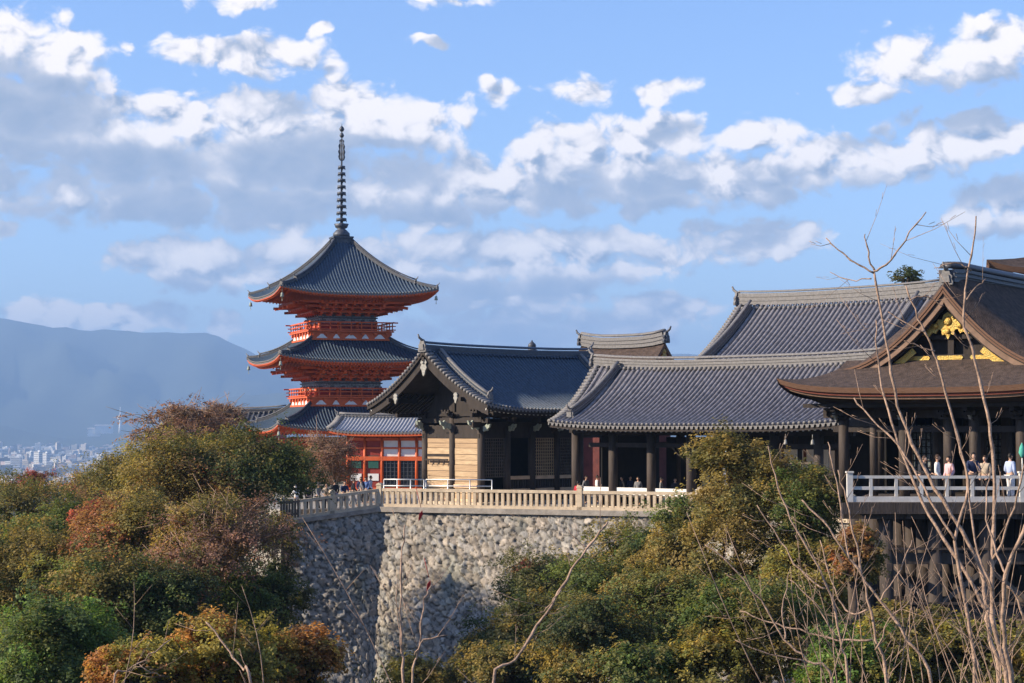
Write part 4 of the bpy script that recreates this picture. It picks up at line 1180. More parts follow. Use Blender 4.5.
def build_stage():
    y0 = 86.0; zf = 1.42
    x0 = 15.25; x1 = 27.0
    t = thing('wooden_stage', 'high timber stage with pale railing on dark posts beside the main hall', 'platform', (x0 * .8, y0 * .8, CAMZ * .2), R(-1.0)); t.scale = (.8, .8, .8)
    b = MB(); b.prism([(-.2, -.3), (15.4, -.3), (17, 10.4), (2.6, 10.4)], (0, 0, zf - .14), (1, 0, 0), (0, 1, 0), .28); b.build('deck', 'weathered_wood', t)
    b = MB(); b.box(7.5, -.28, zf - .28, 15.8, .16, .5); b.box(7.5, .2, zf - .62, 15.6, .4, .3); 
    b.build('deck_fascia', 'post_wood', t)
    b = MB()
    for zz in (-1.15, -3.6, -6.0):
        for yy in (.45, 3.2, 6.0):
            b.box(8.0 + yy * .1, yy, zz, 13.2, .3, .5)
        b.box(8.0, .3, zz + .45, 12.6, .42, .09)
        for xx in (1.7, 3.9, 6.2, 8.5, 11, 13.4): b.box(xx, 3.4, zz - .35, .26, 7.4, .34)
    for xx in np.arange(2.6, 15, .95): b.box(xx, 4.6, zf - .6, .22, 9.6, .3)
    b.build('cross_beams', 'post_wood', t)
    b = MB()
    b.beam((1.8, .5, -1.6), (3.9, .5, -3.3), .16, .2); b.beam((6.2, .5, -1.6), (4.0, .5, -3.3), .16, .2); b.beam((6.3, .5, -1.6), (8.4, .5, -3.3), .16, .2)
    b.build('braces', 'weathered_wood', t)
    for xx in (1.7, 3.9, 6.2, 8.5, 11, 13.4):
        for yy in (.45, 3.2, 6.0, 9.0):
            b = MB(); b.cyl(xx, yy, -17, zf - .7, .32, 12); b.build('post', 'post_wood', t)
    b = MB(); b.box(9.8, 10.4, -4.5, 13.6, .3, 11.5); b.build('rear_wall', 'dark_wood', t)
    # railing
    for xx in list(np.arange(0, 14.5, 7.75)) + [15]:
        b = MB(); b.box(xx, 0, zf + .62, .26, .26, 1.36); b.box(xx, 0, zf + 1.34, .34, .34, .08); b.build('railing_post', 'rail_white', t)
    b = MB()
    b.box(7.5, 0, zf + 1.12, 15, .14, .13); b.box(7.5, 0, zf + .62, 15, .1, .15); b.box(7.5, 0, zf + .10, 15, .2, .28)
    b.build('railing_rails', 'rail_white', t)
    for xx in np.arange(.95, 15, 1.14):
        b = MB(); b.box(xx, 0, zf + .66, .14, .12, .82); b.build('railing_baluster', 'rail_white', t)
build_main(); build_stage()

# ------------------------------------------------------------------ stone retaining wall, real stones
def build_wall():
    r = np.random.default_rng(5)
    segs = [(WALL_L, WALL_A), (WALL_A, WALL_B), (WALL_B, WALL_C)]
    lens = [np.linalg.norm(b_ - a_) for a_, b_ in segs]
    S = sum(lens); H = 14.0; step = .075
    ns = int(S / step); nh = int(H / step)
    s = np.linspace(0, S, ns); h = np.linspace(0, H, nh)
    Sg, Hg = np.meshgrid(s, h, indexing='ij')
    # jittered seed grid of stones of two sizes
    cell = .36
    gx, gy = int(S / cell) + 4, int(H / cell) + 4
    sx = (np.arange(gx)[:, None] + r.uniform(.02, .98, (gx, gy)) - 1.5) * cell
    sy = (np.arange(gy)[None, :] + r.uniform(.02, .98, (gx, gy)) - 1.5) * cell
    keep = r.random((gx, gy)) > .22
    val = r.normal(0, 1, (gx, gy)); hgt = r.uniform(0, 1, (gx, gy)); tx = r.normal(0, 1, (gx, gy)); ty = r.normal(0, 1, (gx, gy))
    d1 = np.full(Sg.shape, 9.); d2 = np.full(Sg.shape, 9.); iv = np.zeros(Sg.shape); ih = np.zeros(Sg.shape); tX = np.zeros(Sg.shape); tY = np.zeros(Sg.shape)
    wob = .05 * np.sin(Sg * 9 + 3 * np.sin(Hg * 5)) + .03 * np.sin(Hg * 21 + Sg * 5)
    ci = np.floor(Sg / cell).astype(int) + 1; cj = np.floor(Hg / cell).astype(int) + 1
    for a_ in range(-2, 3):
        for c_ in range(-2, 3):
            ii = np.clip(ci + a_, 0, gx - 1); jj = np.clip(cj + c_, 0, gy - 1)
            dx = Sg + wob - sx[ii, jj]; dy = (Hg + wob - sy[ii, jj]) * 1.2
            d = np.sqrt(dx * dx + dy * dy) + np.where(keep[ii, jj], 0, 9)
            n1 = d < d1
            d2 = np.where(n1, d1, np.minimum(d2, d))
            iv = np.where(n1, val[ii, jj], iv); ih = np.where(n1, hgt[ii, jj], ih)
            tX = np.where(n1, tx[ii, jj] * dx, tX); tY = np.where(n1, ty[ii, jj] * dy, tY)
            d1 = np.where(n1, d, d1)
    e = np.clip((d2 - d1) / .09, 0, 1); prof = 1 - (1 - e) ** 2.2
    disp = prof * (.10 + .07 * ih + .18 * tX + .18 * tY) + .012 * np.sin(Sg * 31 + Hg * 17) * e
    disp = np.clip(disp, -.1, .4)
    # positions with a soft corner and a curved batter
    def base(sv):
        out = np.zeros(sv.shape + (2,)); a_, b_ = segs[0]
        cum = 0
        for k, (a_, b_) in enumerate(segs):
            m = (sv >= cum - 1e-6) & ((sv <= cum + lens[k]) if k < 2 else True)
            out[m] = a_ + (b_ - a_) * ((sv[m] - cum) / lens[k])[:, None]; cum += lens[k]
        return out
    bp = base(s)
    nrm = []
    for (a_, b_) in segs:
        d = (b_ - a_) / np.linalg.norm(b_ - a_); nrm.append(np.array([d[1], -d[0]]))
    w = sstep(lens[0] - 3.2, lens[0] + 3.2, s)[:, None]
    w2 = sstep(lens[0] + lens[1] - 1.0, lens[0] + lens[1] + 1.0, s)[:, None]
    N = (nrm[0] * (1 - w) + nrm[1] * w) * (1 - w2) + nrm[2] * w2; N /= np.linalg.norm(N, axis=1)[:, None]
    bat = .22 * Hg + .012 * Hg ** 2
    out = bat + disp
    P = np.zeros(Sg.shape + (3,))
    P[..., 0] = bp[:, None, 0] + N[:, None, 0] * out; P[..., 1] = bp[:, None, 1] + N[:, None, 1] * out
    topdrop = -.66 * (1 - sstep(0, lens[0], s))[:, None]
    P[..., 2] = -.1 - Hg + topdrop
    tone = np.clip(1.0 + .20 * iv, .5, 1.5)
    warm = r.normal(0, .04, 1)[0]
    moss = np.clip((np.sin(Sg * .9 + 1) * np.sin(Hg * .7 + 2) + .25 * np.sin(Sg * 3.1) + Hg * .05 - .5), 0, 1) * .2
    gap = .32 + .68 * e  # darkens the joints: slight dirt plus painted shade between stones
    col = np.stack([tone * (1 + .05 * np.sin(iv * 9)) * (1 - moss) * gap, tone * (1 - moss * .7) * gap, tone * (1 - .05 * np.sin(iv * 9)) * (1 - moss) * gap], -1)
    b = MB(); b.grid(P, 0, True, col=col.reshape(-1, 3))
    o = b.build('stone_retaining_wall', 'wall_stone')
    tag(o, 'tall sunlit retaining wall of irregular grey boulders below the stone fence', 'wall')
build_wall()

def build_fence():
    t = thing('stone_fence', 'pale stone baluster fence running along the top of the boulder retaining wall', 'fence')
    def run(A, B, za, zb, posts, sp, m, H=1.08, endpost=True):
        A = Vector((*A, za)); B = Vector((*B, zb)); d = (B - A); Ln = d.length; dn = d.normalized(); rz = math.atan2(d.y, d.x)
        fr = posts if isinstance(posts, list) else [i_ / posts for i_ in range(posts + 1)]; n = len(fr) - 1
        for i in range(n + 1):
            if i == n and not endpost: continue
            p = A + d * fr[i]
            b = MB(); b.box(p.x, p.y, p.z + H * .58, .3, .3, H * 1.16, rz); b.prism([(-.19, 0), (.19, 0), (.13, .1), (0, .16), (-.13, .1)], (p.x, p.y, p.z + H * 1.16), (dn.x, dn.y, 0), (0, 0, 1), .36)
            b.build('post', m, t)
        for i in range(n):
            a = A + d * fr[i]; c = A + d * fr[i + 1]
            b = MB(); b.beam(a + Vector((0, 0, H * .93)), c + Vector((0, 0, H * .93)), .24, .17); b.build('top_rail', m, t)
            b = MB(); b.beam(a + Vector((0, 0, .08)), c + Vector((0, 0, .08)), .3, .2); b.build('bottom_rail', m, t)
            b = MB(); k = int((c - a).length / sp)
            for j in range(k):
                p = a + (c - a) * (j + .5) / k
                b.box(p.x, p.y, p.z + .52, .17, .16, .72 * H, rz)
            b.build('balusters', m, t)
    off = Vector((.0, .35))
    A = (WALL_A[0], WALL_A[1] + .0); Bq = (WALL_B[0], WALL_B[1])
    run(A, Bq, .12, .12, [0, .64, 1], .345, 'fence_stone')
    Lq = (WALL_L[0], WALL_L[1])
    run(Bq, (WALL_C[0], WALL_C[1]), .02, .02, 1, .345, 'fence_stone')
    run(Lq, A, -.62, .1, 2, .34, 'fence_stone', endpost=False)
    b = MB(); b.beam((*A, -.02), (*Bq, -.02), .62, .3); b.beam((*Lq, -.74), (*A, -.03), .62, .24); b.build('coping', 'coping', t)
    # lower bit of fence at the far left
    t2 = thing('wooden_fence', 'short weathered picket fence left of the crowd below the green maple', 'fence')
    b = MB()
    p0 = Vector(pt(281, 519, 107.5)); p1 = Vector(pt(298, 517, 108))
    for k in range(7):
        p = p0.lerp(p1, k / 6); b.box(p.x, p.y, p.z + .5, .1, .08, 1.05)
    b.build('pickets', 'weathered_wood', t2)
    b = MB(); b.beam(p0 + Vector((-.1, 0, .9)), p1 + Vector((.1, 0, .9)), .12, .12); b.beam(p0 + Vector((0, 0, .2)), p1 + Vector((0, 0, .2)), .1, .12); b.build('rails', 'weathered_wood', t2)
    for nm, px0, px1, Y, z, lab in (('pipe_handrail', 384, 424, 114.0, 1.0, 'thin pale pipe handrail in front of the red hall windows'), ('pipe_handrail', 426, 492, 113.6, 1.0, 'thin pale pipe handrail in front of the sunlit board wall')):
        a = Vector(pt(px0, 470, Y)); c = Vector(pt(px1, 470, Y - (px1 - px0) * .012)); a.z = c.z = 0
        t3 = thing(nm, lab, 'handrail', tuple(a)); v = c - a
        b = MB()
        for hh in (1.3, 1.68): b.tube([(0, 0, hh), (v.x, v.y, hh)], .035, 8)
        b.build('rails', 'metal_rail', t3)
        for k in range(4):
            b = MB(); q = v * k / 3; b.tube([(q.x, q.y, 0), (q.x, q.y, 1.68)], .035, 8); b.build('post', 'metal_rail', t3)
build_fence()
# ------------------------------------------------------------------ trees: tapered trunks, limbs, thousands of leaves
def leaf_material():
    m = bpy.data.materials.new('leaves'); m.use_nodes = True; nt = m.node_tree; nt.nodes.clear(); N = nt.nodes.new; L = nt.links.new
    at = N('ShaderNodeAttribute'); at.attribute_name = 'Col'
    d = N('ShaderNodeBsdfPrincipled'); d.inputs['Roughness'].default_value = .55; d.inputs['Specular IOR Level'].default_value = .25
    L(at.outputs['Color'], d.inputs['Base Color'])
    tr = N('ShaderNodeBsdfTranslucent')
    br = N('ShaderNodeMix'); br.data_type = 'RGBA'; br.blend_type = 'MULTIPLY'; br.inputs['Factor'].default_value = 1; L(at.outputs['Color'], br.inputs['A']); br.inputs['B'].default_value = (1.25, 1.15, .7, 1)
    L(br.outputs['Result'], tr.inputs['Color'])
    mx = N('ShaderNodeMixShader'); mx.inputs[0].default_value = .5; L(d.outputs[0], mx.inputs[1]); L(tr.outputs[0], mx.inputs[2])
    o = N('ShaderNodeOutputMaterial'); L(mx.outputs[0], o.inputs['Surface'])
    M['leaves'] = m
leaf_material()
PAL = {
 'olive': [(0.270, 0.216, 0.069), (0.188, 0.170, 0.059), (0.320, 0.241, 0.082), (0.138, 0.138, 0.050)],
 'green': [(0.106, 0.155, 0.041), (0.150, 0.185, 0.054), (0.077, 0.113, 0.039), (0.188, 0.197, 0.062)],
 'dark': [(0.077, 0.105, 0.039), (0.106, 0.123, 0.045), (0.058, 0.078, 0.034), (0.150, 0.142, 0.059)],
 'bright': [(0.150, 0.253, 0.056), (0.188, 0.278, 0.073), (0.113, 0.179, 0.048)],
 'rust': [(0.338, 0.185, 0.084), (0.276, 0.160, 0.078), (0.207, 0.148, 0.067), (0.352, 0.146, 0.077)],
 'red': [(0.376, 0.105, 0.082), (0.301, 0.093, 0.073), (0.251, 0.123, 0.077)],
 'orange': [(0.489, 0.246, 0.073), (0.414, 0.234, 0.077), (0.352, 0.167, 0.063), (0.276, 0.204, 0.063)],
 'yellow': [(0.401, 0.327, 0.077), (0.307, 0.271, 0.069), (0.220, 0.216, 0.059)],
 'brown': [(0.270, 0.160, 0.119), (0.220, 0.133, 0.101), (0.307, 0.170, 0.125), (0.150, 0.109, 0.077)],
}
def leaf_mesh(name, P, Nn, size, col, parent, stuff=False):
    n = len(P)
    r = np.random.default_rng(n)
    t = r.normal(size=(n, 3)); u = np.cross(Nn, t); u /= np.linalg.norm(u, axis=1)[:, None] + 1e-9
    v = np.cross(Nn, u)
    s = (size * r.uniform(.6, 1.35, n))[:, None]
    bend = Nn * s * .18
    V = np.stack([P + u * s * .62, P + v * s * .36 + bend, P - u * s * .62, P - v * s * .36 + bend], 1).reshape(-1, 3)
    me = bpy.data.meshes.new(name); me.vertices.add(4 * n); me.vertices.foreach_set('co', V.astype('f').ravel())
    me.loops.add(4 * n); me.loops.foreach_set('vertex_index', np.arange(4 * n, dtype='i'))
    me.polygons.add(n); me.polygons.foreach_set('loop_start', np.arange(0, 4 * n, 4, dtype='i'))
    me.update(calc_edges=True)
    a = me.color_attributes.new('Col', 'FLOAT_COLOR', 'POINT')
    cc = np.repeat(np.hstack([col, np.ones((n, 1))]), 4, axis=0); a.data.foreach_set('color', cc.astype('f').ravel())
    me.materials.append(M['leaves'])
    o = bpy.data.objects.new(name, me); C.objects.link(o)
    if parent: o.parent = parent
    return o
def unit(v): return v / (np.linalg.norm(v, axis=-1, keepdims=True) + 1e-9)
def tree(name, label, cat, px, py, Y, rx, rz_, pal, nleaf=14000, leaf=.13, seed=0, lobes=11, group=None, sparse=0.0, ry=None, pal2=None, trunk=.2, flat=.62, base=None, bare=0.0):
    """crown centre seen at (px,py), Y metres ahead; radii in metres"""
    r = np.random.default_rng(seed + 100)
    cx, cy, cz = pt(px, py, Y); ry = ry or rx
    gz = float(ground_z(cx, cy)) if base is None else base
    gz = min(gz, cz - rz_ * .8)
    t = thing(name, label, cat, (cx, cy, gz), 0, group)
    H = cz - gz
    # limb ends
    lob = []
    for i in range(lobes):
        th = 2.4 * i + r.uniform(-.4, .4); ph = r.uniform(-.95, 1.0); rad = r.uniform(.45, .78)
        lob.append((math.cos(th) * rad * rx * math.cos(ph * 1.2), math.sin(th) * rad * ry * math.cos(ph * 1.2), H + math.sin(ph * 1.35) * rad * rz_ * 1.05, r.uniform(.36, .56)))
    lob.append((r.uniform(-.15, .15) * rx, r.uniform(-.15, .15) * ry, H + rz_ * .5, .45))
    tb = MB()
    fork = Vector((r.uniform(-.3, .3), r.uniform(-.3, .3), max(.5, H - rz_ * r.uniform(.8, 1.05))))
    tb.tube([(0, 0, -.4), (r.uniform(-.15, .15), r.uniform(-.15, .15), fork.z * .5), tuple(fork)], [trunk * 1.35, trunk, trunk * .8], 8)
    tb.build('trunk', 'bark_trunk', t)
    lb = MB(); centers = []
    for (lx, ly, lz, lr) in lob:
        e = Vector((lx, ly, lz)); mid = fork.lerp(e, .5) + Vector((r.uniform(-.3, .3), r.uniform(-.3, .3), r.uniform(0, .5)))
        lb.tube([tuple(fork), tuple(mid), tuple(e)], [trunk * .55, trunk * .34, trunk * .12], 5)
        k = int(r.integers(10, 16))
        for j in range(k):
            d = unit(r.normal(size=3)); d[2] = d[2] * .75 + .12
            q = np.array([lx, ly, lz]) + d * np.array([rx, ry, rz_]) * lr * r.uniform(.45, 1.0)
            centers.append(q)
            if j % 2 == 0 or bare:
                s_ = fork.lerp(e, r.uniform(.6, 1.0))
                md = s_.lerp(Vector(q), .5) + Vector((r.uniform(-.15, .15), r.uniform(-.15, .15), r.uniform(-.05, .2)))
                lb.tube([tuple(s_), tuple(md), tuple(q)], [trunk * .14, trunk * .09, trunk * .03 + .008], 4)
                if bare:
                    for _ in range(3):
                        g_ = Vector(q) + Vector(r.normal(size=3) * np.array([.5, .5, .35])); lb.tube([tuple(md.lerp(Vector(q), .5)), tuple(g_)], [.018, .008], 3)
    lb.build('limbs', 'bark_trunk' if not bare else 'twig_wood', t)
    centers = np.array(centers)
    if sparse: centers = centers[r.random(len(centers)) > sparse]
    nleaf = int(nleaf * 1.7); nc = len(centers); per = max(20, nleaf // nc)
    crad = .26 * (rx + rz_) / 2 * r.uniform(.6, 1.25, nc)
    # leaves: each spray is a flattened drooping pad made of smaller tufts
    nt_ = 7
    tuft = r.normal(size=(nc, nt_, 3)) * .62; tuft[..., 2] *= flat
    ci = np.repeat(np.arange(nc), per); ti = r.integers(0, nt_, nc * per)
    off = tuft[ci, ti] + r.normal(size=(len(ci), 3)) * np.array([.25, .25, .25 * flat * 1.2])
    off[:, 2] -= .22 * (off[:, 0] ** 2 + off[:, 1] ** 2)
    P = centers[ci] + off * crad[ci][:, None]
    outw = unit(P - np.array([0, 0, H - rz_ * .2]))
    Nn = unit(outw * .45 + np.array([0, 0, .65]) + r.normal(size=P.shape) * .42)
    leaf *= .82; p1 = np.array(PAL[pal]); p2 = np.array(PAL[pal2 or pal])
    which = (r.random(nc) < .42)
    if pal2:  # second colour gathers on one side
        sd = unit(r.normal(size=3)); which = (centers - centers.mean(0)) @ sd / rx + r.normal(size=nc) * .35 > .15
    idx1 = r.integers(0, len(p1), nc); idx2 = r.integers(0, len(p2), nc)
    cc = np.where(which[:, None], p2[idx2], p1[idx1]) * r.uniform(.78, 1.25, (nc, 1))
    tn = r.uniform(.8, 1.25, (nc, nt_))
    col = cc[ci] * tn[ci, ti][:, None] * r.uniform(.7, 1.35, (len(ci), 1))
    leaf_mesh('crown', P, Nn, leaf, col, t)
    return t
T = [
 ('maple_tree', 'big domed dark green maple in front of the pagoda', 238, 468, 92, 3.8, 2.2, 'dark', dict(pal2='olive', nleaf=26000, lobes=17)),
 ('maple_tree', 'olive and orange-tinted maple left of the domed dark green maple', 176, 500, 90, 3.5, 3.2, 'olive', dict(pal2='rust', nleaf=22000, lobes=15)),
 ('maple_tree', 'airy reddish-brown maple spreading thin layered boughs above the green dome', 178, 427, 99, 3.0, 1.3, 'brown', dict(nleaf=5200, sparse=.3, leaf=.13, trunk=.14, bare=1, flat=.3)),
 ('maple_tree', 'small thin purple-brown maple top just left of the pagoda roofs', 224, 420, 102, 1.5, .9, 'brown', dict(nleaf=2400, sparse=.3, leaf=.12, trunk=.1, bare=1)),
 ('maple_tree', 'fine-twigged purplish brown tree at the foot of the pagoda', 330, 458, 121, 2.3, 1.8, 'brown', dict(nleaf=7000, leaf=.11, trunk=.12, bare=1, sparse=.1, base=-1.5)),
 ('maple_tree', 'broad rusty brown half-bare maple below the domed green maple', 205, 545, 78, 3.2, 2.3, 'brown', dict(pal2='olive', nleaf=20000, leaf=.115, bare=1)),
 ('maple_tree', 'red-brown maple on the slope left of the half-bare maple', 130, 548, 82, 2.7, 2.3, 'olive', dict(pal2='rust', nleaf=16000)),
 ('maple_tree', 'pinkish red maple patch between the olive trees on the left slope', 96, 524, 90, 1.5, 1.2, 'red', dict(nleaf=5000, lobes=6)),
 ('maple_tree', 'red-topped round maple against the distant city', 88, 500, 118, 3.4, 2.1, 'olive', dict(pal2='rust', nleaf=14000)),
 ('broadleaf_tree', 'yellow-olive tree between the red-topped maple and the taller maples', 130, 492, 104, 2.6, 2.6, 'olive', dict(pal2='yellow', nleaf=12000)),
 ('broadleaf_tree', 'olive green round tree at the far left edge below the city', 24, 516, 112, 4.2, 2.5, 'olive', dict(pal2='green', nleaf=19000)),
 ('maple_tree', 'small dark red treetop poking up against the city at the far left', 30, 486, 126, 1.7, 1.0, 'red', dict(nleaf=3400, lobes=6)),
 ('broadleaf_tree', 'deep green tree behind the red-brown maple on the left slope', 60, 548, 98, 3.4, 2.4, 'green', dict(nleaf=16000)),
 ('broadleaf_tree', 'olive tree at the left edge halfway down the slope', 12, 580, 82, 3.0, 2.6, 'olive', dict(pal2='green', nleaf=17000)),
 ('broadleaf_tree', 'wide green tree low on the left slope', 92, 602, 74, 3.2, 2.1, 'green', dict(pal2='olive', nleaf=19000)),
 ('broadleaf_tree', 'fresh bright green tree in the bottom left corner', 50, 654, 66, 2.8, 2.0, 'bright', dict(pal2='green', nleaf=19000)),
 ('broadleaf_tree', 'dark green shrubby tree below the half-bare maple beside the boulder wall', 252, 602, 82, 2.3, 1.9, 'green', dict(pal2='dark', nleaf=14000)),
 ('broadleaf_tree', 'shadowed dark tree between the bright green and orange crowns', 168, 614, 74, 2.4, 1.9, 'dark', dict(pal2='green', nleaf=13000)),
 ('maple_tree', 'orange maple with yellow-green lower boughs at the bottom left', 214, 660, 58, 2.0, 1.4, 'orange', dict(pal2='yellow', nleaf=15000, leaf=.12)),
 ('maple_tree', 'smaller orange maple beside the foot of the boulder wall', 302, 668, 60, 1.35, 1.1, 'orange', dict(pal2='olive', nleaf=10000, leaf=.12)),
 ('maple_tree', 'yellowish brown maple low at the bottom between green and orange crowns', 138, 676, 56, 1.6, 1.0, 'yellow', dict(pal2='orange', nleaf=10000, leaf=.12)),
 ('shrub', 'leafy dark shrub hugging the shaded left end of the boulder wall', 279, 552, 103, 1.0, 2.4, 'dark', dict(pal2='olive', nleaf=6500, lobes=8, trunk=.08)),
 ('broadleaf_tree', 'dark evergreen behind the crowd left of the stone fence', 302, 470, 126, 2.8, 1.6, 'dark', dict(pal2='green', nleaf=9000, base=-1.5)),
 ('broadleaf_tree', 'green tree at the precinct edge behind the airy reddish maple', 195, 470, 124, 4.0, 2.6, 'green', dict(pal2='olive', nleaf=14000, base=-2.5)),
 ('maple_tree', 'tall olive-gold maple standing in front of the long hall columns', 738, 486, 80, 2.3, 2.3, 'olive', dict(nleaf=19000)),
 ('maple_tree', 'olive-gold maple leaning towards the stage corner', 795, 520, 78, 2.2, 2.2, 'olive', dict(pal2='green', nleaf=17000)),
 ('broadleaf_tree', 'deep green tree just left of the stage railing', 812, 505, 84, 1.4, 1.7, 'dark', dict(pal2='green', nleaf=9000)),
 ('broadleaf_tree', 'olive tree leaning over the right part of the boulder wall', 640, 568, 86, 2.9, 2.2, 'olive', dict(nleaf=19000, pal2='green')),
 ('broadleaf_tree', 'thin green treetop poking out at the right end of the fence', 690, 520, 88, 1.9, 1.1, 'olive', dict(nleaf=6000, pal2='green', sparse=.2)),
 ('maple_tree', 'sparse dark green maple in front of the middle of the boulder wall', 545, 582, 92, 3.1, 1.6, 'dark', dict(pal2='olive', nleaf=12000, sparse=.2, leaf=.12)),
 ('broadleaf_tree', 'olive crown below the olive-gold maple', 712, 560, 78, 2.7, 2.3, 'olive', dict(nleaf=19000)),
 ('broadleaf_tree', 'rich green tree in the lower middle right of the boulder wall', 668, 622, 72, 2.7, 2.2, 'green', dict(pal2='olive', nleaf=20000)),
 ('broadleaf_tree', 'dark olive tree at the bottom centre', 585, 640, 70, 2.5, 1.9, 'dark', dict(pal2='olive', nleaf=17000)),
 ('broadleaf_tree', 'yellow-green shrubby crown at the foot of the boulder wall', 425, 684, 78, 2.0, 1.2, 'yellow', dict(pal2='olive', nleaf=9500)),
 ('broadleaf_tree', 'grey-green bush half hiding the wall foot at the bottom centre', 505, 676, 76, 2.0, 1.6, 'dark', dict(pal2='olive', nleaf=10000, sparse=.15)),
 ('maple_tree', 'golden olive maple below the stage corner', 812, 588, 70, 2.3, 1.8, 'olive', dict(pal2='yellow', nleaf=17000)),
 ('broadleaf_tree', 'green tree at the bottom below the golden olive maple', 752, 640, 62, 2.5, 1.9, 'green', dict(pal2='olive', nleaf=19000)),
 ('maple_tree', 'yellow-leaved maple in front of the lowest stage beams', 925, 662, 62, 2.4, 1.4, 'yellow', dict(pal2='olive', nleaf=17000)),
 ('broadleaf_tree', 'bright green tree at the bottom behind the bare saplings', 850, 668, 58, 1.8, 1.3, 'bright', dict(pal2='yellow', nleaf=12000)),
 ('maple_tree', 'yellow-brown maple in the bottom right corner', 1010, 662, 60, 1.9, 1.4, 'yellow', dict(pal2='olive', nleaf=13000)),
 ('broadleaf_tree', 'brownish olive crown against the left end of the stage posts', 858, 556, 64, .9, 1.0, 'olive', dict(pal2='rust', nleaf=6500)),
 ('broadleaf_tree', 'green tree seen past the right end of the main hall', 1046, 452, 112, 2.8, 3.0, 'bright', dict(pal2='green', nleaf=12000, base=0)),
 ('maple_tree', 'small reddish maple sprig at the edge of the sparse dark green maple', 528, 568, 91, 1.0, .5, 'red', dict(nleaf=900, lobes=4, sparse=.3, leaf=.11, trunk=.05)),
 ('broadleaf_tree', 'olive tree filling the gap below the sparse dark green maple', 592, 596, 84, 2.9, 1.9, 'olive', dict(pal2='green', nleaf=16000)),
 ('broadleaf_tree', 'loose olive-green tree at the bottom beside the pale slanting stem', 520, 640, 80, 2.3, 1.8, 'olive', dict(pal2='dark', nleaf=12000, sparse=.15)),
 ('broadleaf_tree', 'olive-yellow tree at the bottom between the rich green tree and the saplings', 700, 668, 60, 2.2, 1.4, 'olive', dict(pal2='yellow', nleaf=14000)),
 ('maple_tree', 'olive-yellow maple rising into the lower left stage posts', 893, 640, 60, 1.9, 1.3, 'olive', dict(pal2='yellow', nleaf=12000)),
 ('maple_tree', 'yellow-olive maple in front of the right-hand stage posts', 975, 655, 59, 1.9, 1.1, 'yellow', dict(pal2='olive', nleaf=12000)),
 ('broadleaf_tree', 'green tree at the bottom edge left of centre of the saplings', 640, 680, 60, 1.9, 1.0, 'green', dict(pal2='olive', nleaf=9000)),
 ('broadleaf_tree', 'tall dark tree hidden behind the domed maple and shading the wall end', 226, 524, 106, 3.0, 3.2, 'dark', dict(pal2='green', nleaf=12000)),
 ('pine_tree', 'small flat-topped pine poking above the roof ridges by the gilded gable', 909, 277, 150, 1.6, 1.0, 'dark', dict(nleaf=1800, lobes=5, base=-2, trunk=.14, leaf=.16, flat=.25)),
]
for i, (nm, lab, px, py, Y, rx, rz_, pal, kw) in enumerate(T):
    tree(nm, lab, nm.replace('_', ' ') if nm in ('shrub',) else ('pine' if 'pine' in nm else ('maple' if 'maple' in nm else 'tree')), px, py, Y, rx, rz_, pal, seed=i * 13, group='trees around the ravine' if nm != 'pine_tree' else None, **kw)

def undergrowth():
    r = np.random.default_rng(77)
    P = []; Cc = []
    def field(x0, x1, y0, y1, n, pals):
        x = r.uniform(x0, x1, n); y = r.uniform(y0, y1, n)
        gx = x + .6 * np.sin(y * 1.3); z = ground_z(x, y) + np.abs(np.sin(gx * 1.7) * np.cos(y * 1.5)) * r.uniform(0, 1.5, n)
        p = np.array(sum([PAL[k] for k in pals], []))
        P.append(np.stack([x, y, z], -1)); ix = (np.abs(np.sin(x * .9) + np.cos(y * .7)) * 3 + r.uniform(0, 2, n)).astype(int) % len(p)
        Cc.append(p[ix] * r.uniform(.6, 1.3, (n, 1)))
    field(-48, -8, 60, 122, 90000, ('dark', 'green', 'olive'))
    field(-12, 34, 56, 104, 90000, ('dark', 'olive', 'green'))
    P = np.vstack(P); Cc = np.vstack(Cc)
    keep = ~((P[:, 0] > -14) & (P[:, 0] < 16) & (P[:, 1] > 100))
    P = P[keep]; Cc = Cc[keep]
    Nn = unit(np.array([0, 0, .7]) + r.normal(size=P.shape) * .45)
    o = leaf_mesh('undergrowth', P, Nn, .2, Cc, None)
    tag(o, 'dense low leafy undergrowth covering the slopes of the ravine', 'undergrowth', kind='stuff')
undergrowth()
